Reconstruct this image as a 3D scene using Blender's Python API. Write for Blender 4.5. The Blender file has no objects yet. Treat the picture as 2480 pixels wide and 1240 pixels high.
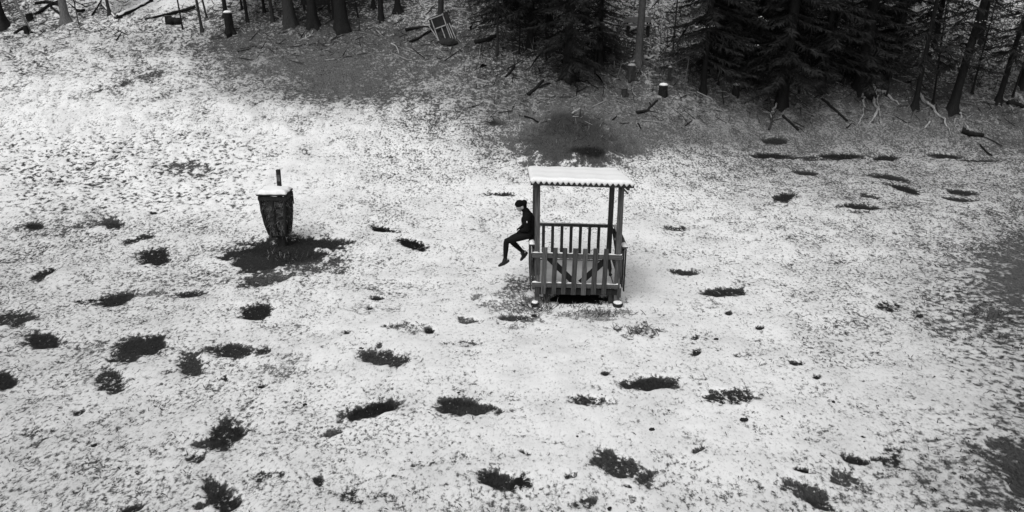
import bpy, bmesh, math, random
import numpy as np
from mathutils import Vector, Matrix

# ------------------------------------------------------------------ camera, sky, sun, exposure
scene = bpy.context.scene
col = scene.collection
CAM_H = 6.46
PITCH = math.radians(21.5)
F = 1714.0 / 2480.0                      # focal length in frame widths
cam = bpy.data.objects.new("camera", bpy.data.cameras.new("camera"))
col.objects.link(cam)
cam.location = (0, 0, CAM_H)
cam.rotation_euler = (math.radians(90) - PITCH, 0, 0)
cam.data.sensor_width = 36.0
cam.data.lens = 36.0 * F
cam.data.clip_start = 0.1
cam.data.clip_end = 2000
scene.camera = cam

SUN_EL, SUN_AZ = math.radians(63), math.radians(-150)
world = bpy.data.worlds.new("World")
scene.world = world
world.use_nodes = True
wn, wl = world.node_tree.nodes, world.node_tree.links
wn.clear()
sky = wn.new("ShaderNodeTexSky")
sky.sky_type = 'NISHITA'
sky.sun_disc = False
sky.sun_elevation = SUN_EL
sky.sun_rotation = SUN_AZ
sky.dust_density = 3.0
bw = wn.new("ShaderNodeRGBToBW")          # the photograph is black and white
bg = wn.new("ShaderNodeBackground")
bg.inputs["Strength"].default_value = 0.13
wo = wn.new("ShaderNodeOutputWorld")
wl.new(sky.outputs[0], bw.inputs[0])
wl.new(bw.outputs[0], bg.inputs["Color"])
wl.new(bg.outputs[0], wo.inputs["Surface"])

sun = bpy.data.objects.new("sun", bpy.data.lights.new("sun", 'SUN'))
col.objects.link(sun)
sun.data.energy = 1.5
sun.data.angle = math.radians(40)
sun.data.color = (1, 1, 1)
sd = Vector((math.sin(SUN_AZ) * math.cos(SUN_EL), math.cos(SUN_AZ) * math.cos(SUN_EL), math.sin(SUN_EL)))
sun.rotation_euler = sd.to_track_quat('Z', 'Y').to_euler()
sun.location = (0, 0, 40)

scene.view_settings.view_transform = 'Standard'
scene.view_settings.look = 'None'
scene.view_settings.exposure = 0.07
scene.view_settings.gamma = 1.0
scene.render.engine = 'CYCLES'
scene.cycles.max_bounces = 6
scene.cycles.diffuse_bounces = 3

rng = np.random.default_rng(7)
random.seed(7)

# ------------------------------------------------------------------ helpers
def material(name, base, var=0.4, scale=6.0, rough=0.85, bump=0.3, stretch=(1, 1, 1), attr=None, spec=0.2):
    m = bpy.data.materials.new(name)
    m.use_nodes = True
    n, l = m.node_tree.nodes, m.node_tree.links
    b = n["Principled BSDF"]
    b.inputs["Roughness"].default_value = rough
    b.inputs["Specular IOR Level"].default_value = spec
    tc = n.new("ShaderNodeTexCoord")
    mp = n.new("ShaderNodeMapping")
    mp.inputs["Scale"].default_value = stretch
    l.new(tc.outputs["Object"], mp.inputs["Vector"])
    no = n.new("ShaderNodeTexNoise")
    no.inputs["Scale"].default_value = scale
    no.inputs["Detail"].default_value = 8
    no.inputs["Roughness"].default_value = 0.65
    l.new(mp.outputs[0], no.inputs["Vector"])
    mr = n.new("ShaderNodeMapRange")
    mr.inputs["From Min"].default_value = 0.3
    mr.inputs["From Max"].default_value = 0.7
    mr.inputs["To Min"].default_value = 1 - var
    mr.inputs["To Max"].default_value = 1 + var
    l.new(no.outputs["Fac"], mr.inputs["Value"])
    mu = n.new("ShaderNodeMath")
    mu.operation = 'MULTIPLY'
    l.new(mr.outputs[0], mu.inputs[0])
    if attr:
        at = n.new("ShaderNodeAttribute")
        at.attribute_name = attr
        l.new(at.outputs["Fac"], mu.inputs[1])
    else:
        mu.inputs[1].default_value = base
    l.new(mu.outputs[0], b.inputs["Base Color"])
    if bump:
        bp = n.new("ShaderNodeBump")
        bp.inputs["Strength"].default_value = bump
        bp.inputs["Distance"].default_value = 0.02
        l.new(no.outputs["Fac"], bp.inputs["Height"])
        l.new(bp.outputs[0], b.inputs["Normal"])
    return m

M = dict(
    post=material("weathered_post_wood", 0.095, 0.65, 5, 0.85, 0.4, (8, 8, 0.6)),
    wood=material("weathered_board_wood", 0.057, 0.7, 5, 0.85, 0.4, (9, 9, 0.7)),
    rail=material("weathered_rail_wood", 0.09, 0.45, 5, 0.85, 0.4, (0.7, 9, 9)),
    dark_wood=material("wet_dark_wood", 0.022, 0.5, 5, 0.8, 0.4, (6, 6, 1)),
    pale_wood=material("pale_bare_wood", 0.33, 0.35, 8, 0.8, 0.3),
    grey_wood=material("old_grey_wood", 0.11, 0.5, 6, 0.85, 0.4),
    sheet=material("corrugated_sheet", 0.03, 0.3, 3, 0.55, 0.1, spec=0.3),
    snow=material("snow", 0.84, 0.03, 6, 0.8, 0.25, spec=0.1),
    hoar=material("hoar_frost", .3, .4, 14, .9, .4),
    trodden=material("trodden_snow", .60, .12, 5, .85, .4),
    stone=material("dark_stone", 0.03, 0.4, 9, 0.8, 0.4),
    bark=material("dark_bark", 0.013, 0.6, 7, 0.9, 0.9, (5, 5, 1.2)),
    lit_bark=material("grey_lit_bark", 0.13, 0.5, 7, 0.9, 0.8, (5, 5, 1.2)),  # bark colour raised to carry the light falling on the lit trunk
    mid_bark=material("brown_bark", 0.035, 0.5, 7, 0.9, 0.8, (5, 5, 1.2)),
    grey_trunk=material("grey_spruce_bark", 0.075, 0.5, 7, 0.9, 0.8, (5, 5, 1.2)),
    bench=material("bench_board", 0.17, 0.4, 6, 0.85, 0.4, (0.7, 8, 8)),
    needles=material("spruce_needles", 0.029, 0.5, 2, 0.9, 0, spec=0.05),
    bare_root=material("bare_root", 0.30, 0.5, 9, 0.9, 0.6),
    hay=material("old_hay", 0.045, 0.5, 10, 0.95, 0.6, spec=0.05),
    hay_stalk=material("hay_stalk", 0.20, 0.5, 5, 0.9, 0, spec=0.05),
    cut=material("sawn_wood", 0.5, 0.2, 8, 0.8, 0.1),
    clod=material("wet_soil", 0.02, 0.5, 15, 0.9, 0.5),
    skin=material("skin", 0.32, 0.05, 8, 0.6, 0, spec=0.3),
    black_cloth=material("black_cloth", 0.008, 0.3, 25, 0.9, 0.15, spec=0.1),
    legging=material("black_leggings", 0.007, 0.2, 40, 0.8, 0.05, spec=0.15),
    knit=material("black_knit", 0.008, 0.4, 60, 0.95, 0.4, spec=0.05),
    shoe=material("dark_shoe", 0.013, 0.2, 20, 0.6, 0.05, spec=0.3),
    badge=material("pale_badge", 0.55, 0.05, 10, 0.7, 0),
)

def mesh_object(name, verts, faces, mat, parent=None, smooth=False, origin=(0, 0, 0)):
    me = bpy.data.meshes.new(name)
    v = np.asarray(verts, dtype=np.float64) - np.asarray(origin)
    me.from_pydata(v.tolist(), [], faces)
    me.materials.append(mat)
    if smooth:
        me.shade_smooth()
    me.update()
    o = bpy.data.objects.new(name, me)
    col.objects.link(o)
    if parent is not None:
        o.parent = parent
    else:
        o.location = origin
    return o

class MB:
    """collects shapes and links them as one mesh object"""
    def __init__(self):
        self.v, self.f = [], []
    def add(self, verts, faces):
        k = len(self.v)
        self.v += [tuple(p) for p in verts]
        self.f += [tuple(i + k for i in f) for f in faces]
    def box(self, x0, x1, y0, y1, z0, z1, jit=0.0):
        p = [(x, y, z) for x in (x0, x1) for y in (y0, y1) for z in (z0, z1)]
        if jit:
            p = [tuple(c + random.uniform(-jit, jit) for c in q) for q in p]
        self.add(p, [(0, 1, 3, 2), (4, 6, 7, 5), (0, 4, 5, 1), (2, 3, 7, 6), (0, 2, 6, 4), (1, 5, 7, 3)])
    def bar(self, a, b, w, h, up=(0, 0, 1)):
        a, b = Vector(a), Vector(b)
        d = (b - a).normalized()
        u = Vector(up)
        s = d.cross(u)
        if s.length < 1e-4:
            s = d.cross(Vector((0, 1, 0)))
        s.normalize()
        t = s.cross(d)
        p = [c + s * i * w / 2 + t * j * h / 2 for c in (a, b) for i in (-1, 1) for j in (-1, 1)]
        self.add(p, [(0, 1, 3, 2), (4, 6, 7, 5), (0, 4, 5, 1), (2, 3, 7, 6), (0, 2, 6, 4), (1, 5, 7, 3)])
    def tube(self, pts, rad, n=8, wob=0.0, caps=True):
        pts = [Vector(p) for p in pts]
        k = len(self.v)
        N = len(pts)
        ref = Vector((0.31, 0.77, 0.55))
        for i, p in enumerate(pts):
            d = (pts[min(i + 1, N - 1)] - pts[max(i - 1, 0)]).normalized()
            s = d.cross(ref)
            if s.length < 0.05:
                s = d.cross(Vector((1, 0, 0)))
            s.normalize()
            t = d.cross(s)
            for j in range(n):
                a = 2 * math.pi * j / n
                r = rad[i] * (1 + random.uniform(-wob, wob))
                self.v.append(tuple(p + s * math.cos(a) * r + t * math.sin(a) * r))
        for i in range(N - 1):
            for j in range(n):
                a, b = k + i * n + j, k + i * n + (j + 1) % n
                self.f.append((a, b, b + n, a + n))
        if caps:
            self.f.append(tuple(k + j for j in reversed(range(n))))
            self.f.append(tuple(k + (N - 1) * n + j for j in range(n)))
    def dome(self, cx, cy, cz, rx, ry, rz, n=14, m=5, jit=0.06, flat=0.0):
        """half ellipsoid cap, closed underneath"""
        k = len(self.v)
        for i in range(m):
            a = math.pi / 2 * i / m
            for j in range(n):
                b = 2 * math.pi * j / n
                q = 1 + random.uniform(-jit, jit)
                self.v.append((cx + rx * math.cos(a) * math.cos(b) * q, cy + ry * math.cos(a) * math.sin(b) * q, cz + rz * math.sin(a) ** (0.7) * q))
        self.v.append((cx, cy, cz + rz))
        for i in range(m - 1):
            for j in range(n):
                a, b = k + i * n + j, k + i * n + (j + 1) % n
                self.f.append((a, b, b + n, a + n))
        for j in range(n):
            self.f.append((k + (m - 1) * n + j, k + (m - 1) * n + (j + 1) % n, k + m * n))
        self.f.append(tuple(k + j for j in reversed(range(n))))
    def build(self, name, mat, parent=None, origin=None, smooth=False, bevel=0.0):
        if origin is None:
            origin = tuple(parent.location) if parent is not None else (0, 0, 0)
        o = mesh_object(name, self.v, self.f, mat, parent, smooth, origin)
        if bevel:
            md = o.modifiers.new("bevel", 'BEVEL')
            md.width = bevel
            md.segments = 2
            md.limit_method = 'ANGLE'
        return o

def tag(o, label=None, cat=None, group=None, kind=None):
    if label: o["label"] = label
    if cat: o["category"] = cat
    if group: o["group"] = group
    if kind: o["kind"] = kind
    return o

def thing(name, label, cat, loc, group=None, rz=0.0):
    o = bpy.data.objects.new(name, None)
    o.empty_display_size = 0.2
    o.location = loc
    o.rotation_euler = (0, 0, rz)
    col.objects.link(o)
    return tag(o, label, cat, group)

def link_copy(src, parent):
    c = src.copy()
    col.objects.link(c)
    c.parent = parent
    return c

# ------------------------------------------------------------------ noise
def _hash(ix, iy, seed):
    h = (ix.astype(np.int64) * 374761393 + iy.astype(np.int64) * 668265263 + seed * 1442695041) & 0xFFFFFFFF
    h = ((h ^ (h >> 13)) * 1274126177) & 0xFFFFFFFF
    h = ((h ^ (h >> 16)) * 2246822519) & 0xFFFFFFFF
    return ((h ^ (h >> 15)) & 0xFFFF).astype(np.float32) * np.float32(2 * math.pi / 65536)

def perlin(x, y, wl, seed):
    x = x / wl + seed * 17.13
    y = y / wl + seed * 9.71
    x0, y0 = np.floor(x), np.floor(y)
    fx, fy = (x - x0).astype(np.float32), (y - y0).astype(np.float32)
    x0, y0 = x0.astype(np.int64), y0.astype(np.int64)
    u = fx * fx * fx * (fx * (fx * 6 - 15) + 10)
    v = fy * fy * fy * (fy * (fy * 6 - 15) + 10)
    def g(dx, dy):
        a = _hash(x0 + dx, y0 + dy, seed)
        return np.cos(a) * (fx - dx) + np.sin(a) * (fy - dy)
    a = g(0, 0) * (1 - u) + g(1, 0) * u
    b = g(0, 1) * (1 - u) + g(1, 1) * u
    return (a * (1 - v) + b * v) * 1.5

def sstep(a, b, x):
    t = np.clip((x - a) / (b - a), 0, 1)
    return t * t * (3 - 2 * t)

# ------------------------------------------------------------------ terrain
PY = np.array([-60, 5, 14, 16, 18, 20, 22, 25, 27, 30, 35, 45, 60, 90, 200.])
PL = np.array([.3, .15, .05, .15, .5, 1.1, 1.9, 3.2, 4.0, 5.25, 7.6, 13, 20, 27, 30.])
PC = np.array([0, 0, 0, .03, .18, .5, 1.05, 2.2, 3.1, 4.6, 7.2, 12.5, 20, 27, 30.])
PR = np.array([-.1, -.05, 0, 0, .1, .2, .3, .6, 1.75, 3.7, 7, 12.5, 20, 27, 30.])
_yy = np.arange(-60, 200, 0.1)
def _smooth(p):
    a = np.interp(_yy, PY, p)
    k = np.exp(-np.linspace(-2.5, 2.5, 21) ** 2)
    k /= k.sum()
    return np.convolve(np.pad(a, 10, mode='edge'), k, mode='valid')
TL, TC, TR = _smooth(PL), _smooth(PC), _smooth(PR)
def terrain(x, y):
    x, y = np.asarray(x, float), np.asarray(y, float)
    s = np.clip(x / (0.673 * np.maximum(y, 3) + 1.71), -1.15, 1.15)
    l, c, r = np.interp(y, _yy, TL), np.interp(y, _yy, TC), np.interp(y, _yy, TR)
    a = np.clip(-s, 0, 1.15)
    b = sstep(0.12, 0.62, np.clip(s, 0, 1.15))
    z = np.where(s < 0, c + (l - c) * a, c + (r - c) * b)
    # grassy hump beyond the hut
    z = z + 0.55 * np.exp(-(((x - 1.9) / 1.1) ** 2 + ((y - 22.4) / 1.0) ** 2))
    return z

def project(x, y, z):
    w = z - CAM_H
    dep = y * math.cos(PITCH) - w * math.sin(PITCH)
    up = y * math.sin(PITCH) + w * math.cos(PITCH)
    dep = np.maximum(dep, 0.2)
    return 1240 + 1714 * x / dep, 620 - 1714 * up / dep

def spot(px, py):
    """the point of the terrain seen at a place of the photograph"""
    a, b = (px - 1240) / 1714., -(py - 620) / 1714.
    dx, dy, dz = a, math.cos(PITCH) + b * math.sin(PITCH), -math.sin(PITCH) + b * math.cos(PITCH)
    t = np.linspace(5, 90, 8000)
    g = CAM_H + dz * t - terrain(dx * t, dy * t)
    i = int(np.argmax(g < 0)) if (g < 0).any() else len(t) - 1
    x, y = dx * t[i], dy * t[i]
    return Vector((x, y, float(terrain(x, y))))

def px_size(p):
    """metres per photograph pixel at a point"""
    return (p.y * math.cos(PITCH) - (p.z - CAM_H) * math.sin(PITCH)) / 1714.

# snow cover, 0..9, over the meadow and the bank
CX = np.linspace(0, 2480, 13)
CYs = np.array([-200, 0, 50, 100, 160, 220, 270, 330, 400, 470, 540, 600, 680, 760, 850, 930, 1030, 1120, 1240, 1500.])
COVER = np.array([
    [4, 4, 4, 4, 3, 4, 2, 2, 3, 2, 2, 3, 3],
    [4, 6.5, 9, 4.5, 3, 5, 2, 4, 5, 2, 3.5, 5, 5],
    [4.5, 5, 5.5, 3, 2, 4, 3, 4, 5, 2, 3.5, 5, 5],
    [5.5, 6, 4.8, 2.5, 2, 2.5, 3, 2, 4, 2, 3, 4, 4],
    [7, 7, 6, 2.5, 2, 3.5, 4, 2, 3, 2, 2, 3, 4],
    [7.6, 7.6, 7.0, 4.6, 2.6, 4, 3, 3, 3, 3, 2, 3, 3],
    [7.6, 7.7, 7.7, 7.5, 6.8, 5, 3.6, 3.4, 3.6, 3.6, 3.4, 3, 3],
    [7.5, 7.5, 7.7, 7.8, 7.8, 6.8, 5, 3, 4.5, 4.5, 4.5, 4, 3.5],
    [7.5, 7.2, 7, 7.8, 7.8, 7.6, 6.5, 6, 6.3, 5.5, 5.5, 5.5, 5],
    [7.4, 7.4, 8, 8, 8, 8, 8, 8, 7.5, 7, 6, 6, 5],
    [7, 6.5, 7, 7.5, 8, 8, 8.3, 8.5, 8.2, 7.5, 7, 6.5, 5],
    [7, 7, 7, 7, 8, 8.4, 8.7, 8.7, 8.5, 8, 7, 6, 3],
    [7, 7, 7, 7, 8, 8.7, 9, 9.3, 9, 8, 7, 6, 3.5],
    [7, 7, 7, 8, 8.5, 9, 9, 9, 9, 8.5, 7, 6, 4],
    [7, 7, 7, 8, 8.5, 9, 9, 9, 8.5, 8.2, 8, 7, 6],
    [7.5, 7.5, 7.5, 8, 8.5, 8.5, 9, 9, 9, 8.6, 8.2, 7.5, 6.5],
    [7, 7.5, 7.5, 8, 8, 8.3, 8.8, 9, 9, 8.8, 8, 7, 5],
    [7, 7, 7.5, 7.5, 8, 8, 8.5, 8.6, 8.7, 8.2, 7.7, 6, 2],
    [7, 7, 7, 7.5, 7.7, 7.6, 8, 8.5, 8.2, 8, 7.5, 6, 4],
    [7, 7, 7, 7.5, 7.5, 7.5, 8, 8, 8, 8, 7, 6, 5]]) / 10.0
# how light the ground between the snow is (frosted grass = high, wet earth = low)
GROUND = np.array([
    [4, 6, 6, 4, 3, 5, 2, 2, 4, 2, 2, 3, 4],
    [4, 6, 7, 5, 3, 6, 2, 2, 5, 2, 2, 3, 4],
    [5, 6, 6, 5, 4, 7, 3, 2, 5, 2, 2, 3, 4],
    [5, 5, 6, 7, 7, 7, 4, 3, 5, 3, 2, 4, 4],
    [5, 5, 6, 9, 9, 8, 5, 4, 5, 4, 3, 4, 5],
    [4, 4, 5, 8, 9, 7, 7, 7, 7, 6, 6, 6, 6],
    [5, 5, 5, 6, 7, 6, 8, 8, 8, 8, 7.5, 7, 6],
    [5, 5, 5, 5, 5, 6, 7, 7, 9, 9, 8.5, 8, 7],
    [4.5, 4.5, 5, 5, 5, 6, 7, 7, 8, 9, 9, 9, 8],
    [4.5, 4.5, 5, 5, 6, 7, 7, 7, 8, 8, 8, 8, 7],
    [6, 6, 7, 7, 8, 8, 8, 8, 8, 8, 8, 8, 6],
    [7, 7, 8, 8, 8, 8, 8, 8, 8, 8, 8, 7, 5],
    [8, 8, 8, 8, 9, 9, 9, 9, 9, 8, 8, 6, 3],
    [8, 8, 8, 8, 9, 9, 9, 9, 9, 8, 8, 7, 5],
    [8, 8, 8, 8, 9, 9, 9, 9, 9, 9, 8, 7, 5],
    [8, 8, 8, 8, 9, 9, 9, 9, 9, 9, 8, 7, 5],
    [8, 8, 8, 8, 9, 9, 9, 9, 9, 9, 8, 7, 5],
    [8, 8, 8, 8, 8, 8, 9, 9, 9, 9, 8, 6, 4],
    [8, 8, 8, 8, 8, 8, 9, 9, 9, 9, 8, 6, 4],
    [8, 8, 8, 8, 8, 8, 9, 9, 9, 9, 8, 6, 4.]]) / 100.0

# how white the snow is: greyer towards the meadow edges, frosted grass on the bank, spruce shade painted in
FROST_SHADE = np.array([
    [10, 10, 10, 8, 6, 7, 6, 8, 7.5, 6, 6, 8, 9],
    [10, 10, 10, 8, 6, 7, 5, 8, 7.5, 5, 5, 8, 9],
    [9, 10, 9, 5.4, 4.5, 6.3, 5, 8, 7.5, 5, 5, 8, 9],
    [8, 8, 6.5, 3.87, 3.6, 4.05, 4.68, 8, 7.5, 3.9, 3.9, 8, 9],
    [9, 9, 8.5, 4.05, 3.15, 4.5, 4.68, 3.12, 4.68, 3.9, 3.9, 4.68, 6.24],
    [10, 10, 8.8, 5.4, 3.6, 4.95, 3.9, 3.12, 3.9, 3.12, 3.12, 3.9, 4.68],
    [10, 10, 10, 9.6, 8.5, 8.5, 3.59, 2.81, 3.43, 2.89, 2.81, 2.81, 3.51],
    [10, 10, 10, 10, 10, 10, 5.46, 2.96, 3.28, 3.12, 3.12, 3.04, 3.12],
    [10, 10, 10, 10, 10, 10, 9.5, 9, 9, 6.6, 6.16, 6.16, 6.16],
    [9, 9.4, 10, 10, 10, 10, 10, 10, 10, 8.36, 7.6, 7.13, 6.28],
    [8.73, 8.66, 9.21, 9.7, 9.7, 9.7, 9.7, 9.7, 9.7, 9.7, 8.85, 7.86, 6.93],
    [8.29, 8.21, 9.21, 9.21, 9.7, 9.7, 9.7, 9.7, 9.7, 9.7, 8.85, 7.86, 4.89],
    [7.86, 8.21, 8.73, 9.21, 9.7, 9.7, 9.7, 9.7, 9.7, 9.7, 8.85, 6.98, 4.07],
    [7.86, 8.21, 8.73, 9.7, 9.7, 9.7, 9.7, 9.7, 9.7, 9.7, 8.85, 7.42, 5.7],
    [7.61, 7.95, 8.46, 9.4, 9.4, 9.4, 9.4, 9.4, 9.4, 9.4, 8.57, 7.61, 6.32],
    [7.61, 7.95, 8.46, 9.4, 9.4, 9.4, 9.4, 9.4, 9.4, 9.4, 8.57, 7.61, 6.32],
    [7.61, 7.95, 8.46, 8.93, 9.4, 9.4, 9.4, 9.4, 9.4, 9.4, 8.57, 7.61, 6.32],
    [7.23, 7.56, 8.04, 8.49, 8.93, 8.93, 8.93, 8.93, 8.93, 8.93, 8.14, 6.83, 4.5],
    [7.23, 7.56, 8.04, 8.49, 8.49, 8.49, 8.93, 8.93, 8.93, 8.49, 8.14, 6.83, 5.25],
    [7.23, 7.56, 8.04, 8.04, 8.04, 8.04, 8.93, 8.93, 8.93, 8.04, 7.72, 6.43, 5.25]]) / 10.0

def bilinear(tab, px, py):
    fx = np.clip(px / (2480 / 12.), 0, 11.999)
    iy = np.clip(np.searchsorted(CYs, py) - 1, 0, len(CYs) - 2)
    fy = np.clip((py - CYs[iy]) / (CYs[iy + 1] - CYs[iy]), 0, 1)
    ix = fx.astype(int)
    fx = fx - ix
    fx, fy = fx * fx * (3 - 2 * fx), fy * fy * (3 - 2 * fy)
    return (tab[iy, ix] * (1 - fx) + tab[iy, ix + 1] * fx) * (1 - fy) + (tab[iy + 1, ix] * (1 - fx) + tab[iy + 1, ix + 1] * fx) * fy

# places where animals have lain and the snow has gone, plus shade painted under the hut deck: x, y, half width, half height, tilt, strength, lightness
BARE_AND_SHADE = [
    (675, 612, 132, 36, -5, 1, 2.5), (775, 588, 78, 13, -2, 1, 2), (592, 612, 66, 10, -13, 1, 2), (640, 680, 72, 15, -9, .85, 3), (745, 652, 110, 20, -10, .42, 5),
    (600, 632, 60, 22, 8, 1, 2.5), (268, 543, 30, 12, 0, 1, 2), (335, 581, 40, 8, -14, 1, 2), (375, 622, 36, 20, -10, 1, 2), (108, 662, 34, 12, -20, .9, 2), (275, 725, 42, 15, -15, .9, 3),
    (210, 728, 40, 5, -5, .6, 3), (455, 713, 38, 8, -5, .85, 2), (620, 755, 38, 19, -15, 1, 2), (28, 772, 44, 20, 0, 1, 2.5), (80, 772, 25, 6, 0, .6, 3),
    (110, 824, 46, 19, 3, 1, 2), (340, 842, 64, 28, -8, 1, 2.5), (300, 868, 44, 14, 0, 1, 2.5), (462, 882, 31, 26, -10, .95, 2), (412, 903, 22, 7, -5, .6, 3),
    (560, 848, 55, 16, 0, 1, 2), (640, 848, 20, 8, 0, .9, 2), (268, 925, 38, 30, 5, 1, 2), (12, 918, 26, 22, 0, 1, 2), (542, 1052, 46, 30, -28, 1, 2), (492, 1075, 26, 10, -10, .9, 2),
    (475, 1108, 26, 11, -15, .55, 4), (515, 1180, 32, 28, 0, .95, 2), (542, 1212, 38, 26, 0, 1, 2), (490, 1222, 22, 9, -25, .9, 2), (318, 1226, 28, 8, -15, 1, 2), (770, 1160, 12, 11, 0, .9, 2),
    (935, 868, 66, 17, 6, .92, 2.5), (892, 988, 72, 17, -14, .98, 2.5), (812, 1040, 24, 7, -15, .75, 3), (1108, 978, 58, 20, 6, .97, 2), (1165, 988, 60, 10, 0, .65, 3),
    (1200, 1158, 64, 20, 13, .95, 2.5), (1262, 1165, 24, 22, 0, .7, 3), (1415, 965, 55, 11, 0, .75, 3), (1578, 927, 65, 16, 0, 1, 2), (1762, 962, 66, 25, 5, .68, 3.5),
    (1500, 1127, 76, 28, 20, .78, 2.5), (1550, 805, 50, 17, 5, .62, 5), (1755, 706, 52, 11, 0, 1, 2), (1138, 774, 28, 8, 5, .8, 6), (1120, 832, 45, 7, 0, .35, 5),
    (1655, 655, 36, 7, 5, .9, 2.5), (1640, 552, 32, 6, 0, .55, 4), (927, 553, 33, 8, 10, .95, 2), (997, 590, 38, 10, 12, .95, 2), (1215, 473, 35, 5, 2, .9, 2), (1203, 298, 28, 6, 0, .9, 2),
    (2150, 742, 32, 11, 0, .55, 4), (1930, 878, 18, 8, 0, .9, 2), (1980, 912, 11, 6, 0, 1, 2), (2072, 1112, 36, 9, 15, 1, 2), (2120, 1110, 20, 5, -5, .8, 3), (1945, 1140, 30, 7, 12, .9, 2), (1962, 1190, 78, 18, 16, .85, 2.5),
    (2062, 1165, 55, 16, 15, .65, 3), (1990, 1220, 40, 8, 18, .7, 3), (2515, 668, 80, 44, 0, .97, 2.5), (2465, 662, 95, 70, 0, .45, 4.5), (2475, 1172, 42, 52, 10, .97, 2.5), (2440, 1092, 70, 34, 0, .5, 5), (2410, 1195, 60, 30, 20, .4, 3),
    (1880, 341, 31, 10, 0, 1, 1.5), (1868, 375, 48, 6, 2, 1, 1.5), (2030, 379, 66, 7, 0, 1, 1.5), (1950, 380, 60, 3, 0, .8, 2), (2147, 381, 30, 6, 0, 1, 1.5), (2290, 381, 40, 7, 5, 1, 1.5), (2360, 389, 60, 3, -2, .85, 2),
    (1950, 418, 36, 6, 5, 1, 2), (2158, 430, 46, 7, 8, 1, 2), (2190, 457, 40, 7, 14, 1, 2), (2325, 466, 42, 6, 8, 1, 2), (2320, 485, 42, 5, 6, 1, 2), (2080, 500, 52, 7, 3, 1, 2), (2085, 514, 30, 4, 2, .7, 3),
    (2110, 474, 28, 4, 10, .7, 2), (1903, 477, 27, 11, -5, 1, 2), (1390, 340, 175, 68, 0, .55, 7), (1390, 345, 130, 52, 0, .93, 4.6), (1385, 295, 75, 26, 0, .88, 5.5), (1422, 364, 46, 13, 0, .9, 4.5), (455, 408, 60, 17, 0, .5, 5), (150, 545, 110, 18, -4, .3, 4), (85, 545, 20, 6, 0, .9, 2),
    (1250, 735, 70, 42, 0, .5, 14), (1250, 768, 36, 8, 0, .8, 3), (1445, 762, 82, 13, 0, .55, 17), (1258, 690, 48, 22, 0, .55, 5), (950, 690, 60, 14, 0, .22, 16), (1000, 795, 50, 14, 0, .4, 10), (950, 792, 30, 4, -8, .7, 6), (1040, 800, 12, 7, 0, .9, 3), (900, 745, 70, 14, 0, .22, 18),
    (1700, 735, 60, 10, 0, .2, 30), (680, 880, 60, 30, 0, .2, 10), (1395, 724, 96, 13, 0, 1, .9),  # last entry paints the dark shade under the hut deck
    (910, 720, 16, 5, 0, .9, 3), (895, 745, 8, 4, 0, 1, 2), (838, 808, 10, 5, 0, 1, 2), (780, 840, 6, 4, 0, 1, 2), (1690, 850, 12, 8, -30, .95, 2), (1840, 793, 9, 5, 0, 1, 2), (1683, 815, 10, 6, 0, .9, 2), (1765, 757, 10, 5, 0, .8, 3),
    (545, 912, 6, 6, 0, 1, 2), (1385, 1150, 16, 8, 0, .8, 3), (1690, 1088, 14, 5, -20, .9, 3), (1785, 860, 8, 4, 0, 1, 2), (1465, 902, 8, 4, 0, 1, 2), (1525, 1175, 18, 5, 15, .8, 3), (635, 930, 12, 5, -10, .9, 2), (370, 515, 10, 3, 0, 1, 2), (195, 1000, 16, 8, -20, .6, 3), (105, 1050, 40, 14, -10, .4, 3), (920, 838, 7, 6, -50, .9, 5),
    (1270, 1095, 14, 4, 20, .8, 3), (1060, 1120, 50, 8, -10, .3, 4), (880, 1205, 60, 16, 0, .35, 4), (650, 1150, 40, 10, -6, .45, 4), (1420, 1215, 30, 12, 0, .5, 4), (1840, 1190, 16, 14, 0, .4, 4), (2150, 1105, 40, 22, 0, .4, 3), (1985, 385, 40, 3, 0, .8, 2),
]
TRACKS = [((170, 240), (240, 222), 8, .22), ((240, 222), (300, 200), 8, .28), ((300, 200), (385, 176), 9, .3), ((200, 735), (420, 700), 5, .12), ((620, 395), (860, 330), 10, .08)]

def probit(p):
    p = np.clip(p, .004, .996)
    t = np.sqrt(-2 * np.log(np.minimum(p, 1 - p)))
    v = t - (2.515517 + .802853 * t + .010328 * t * t) / (1 + 1.432788 * t + .189269 * t * t + .001308 * t ** 3)
    return np.where(p < .5, -v, v)

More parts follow.
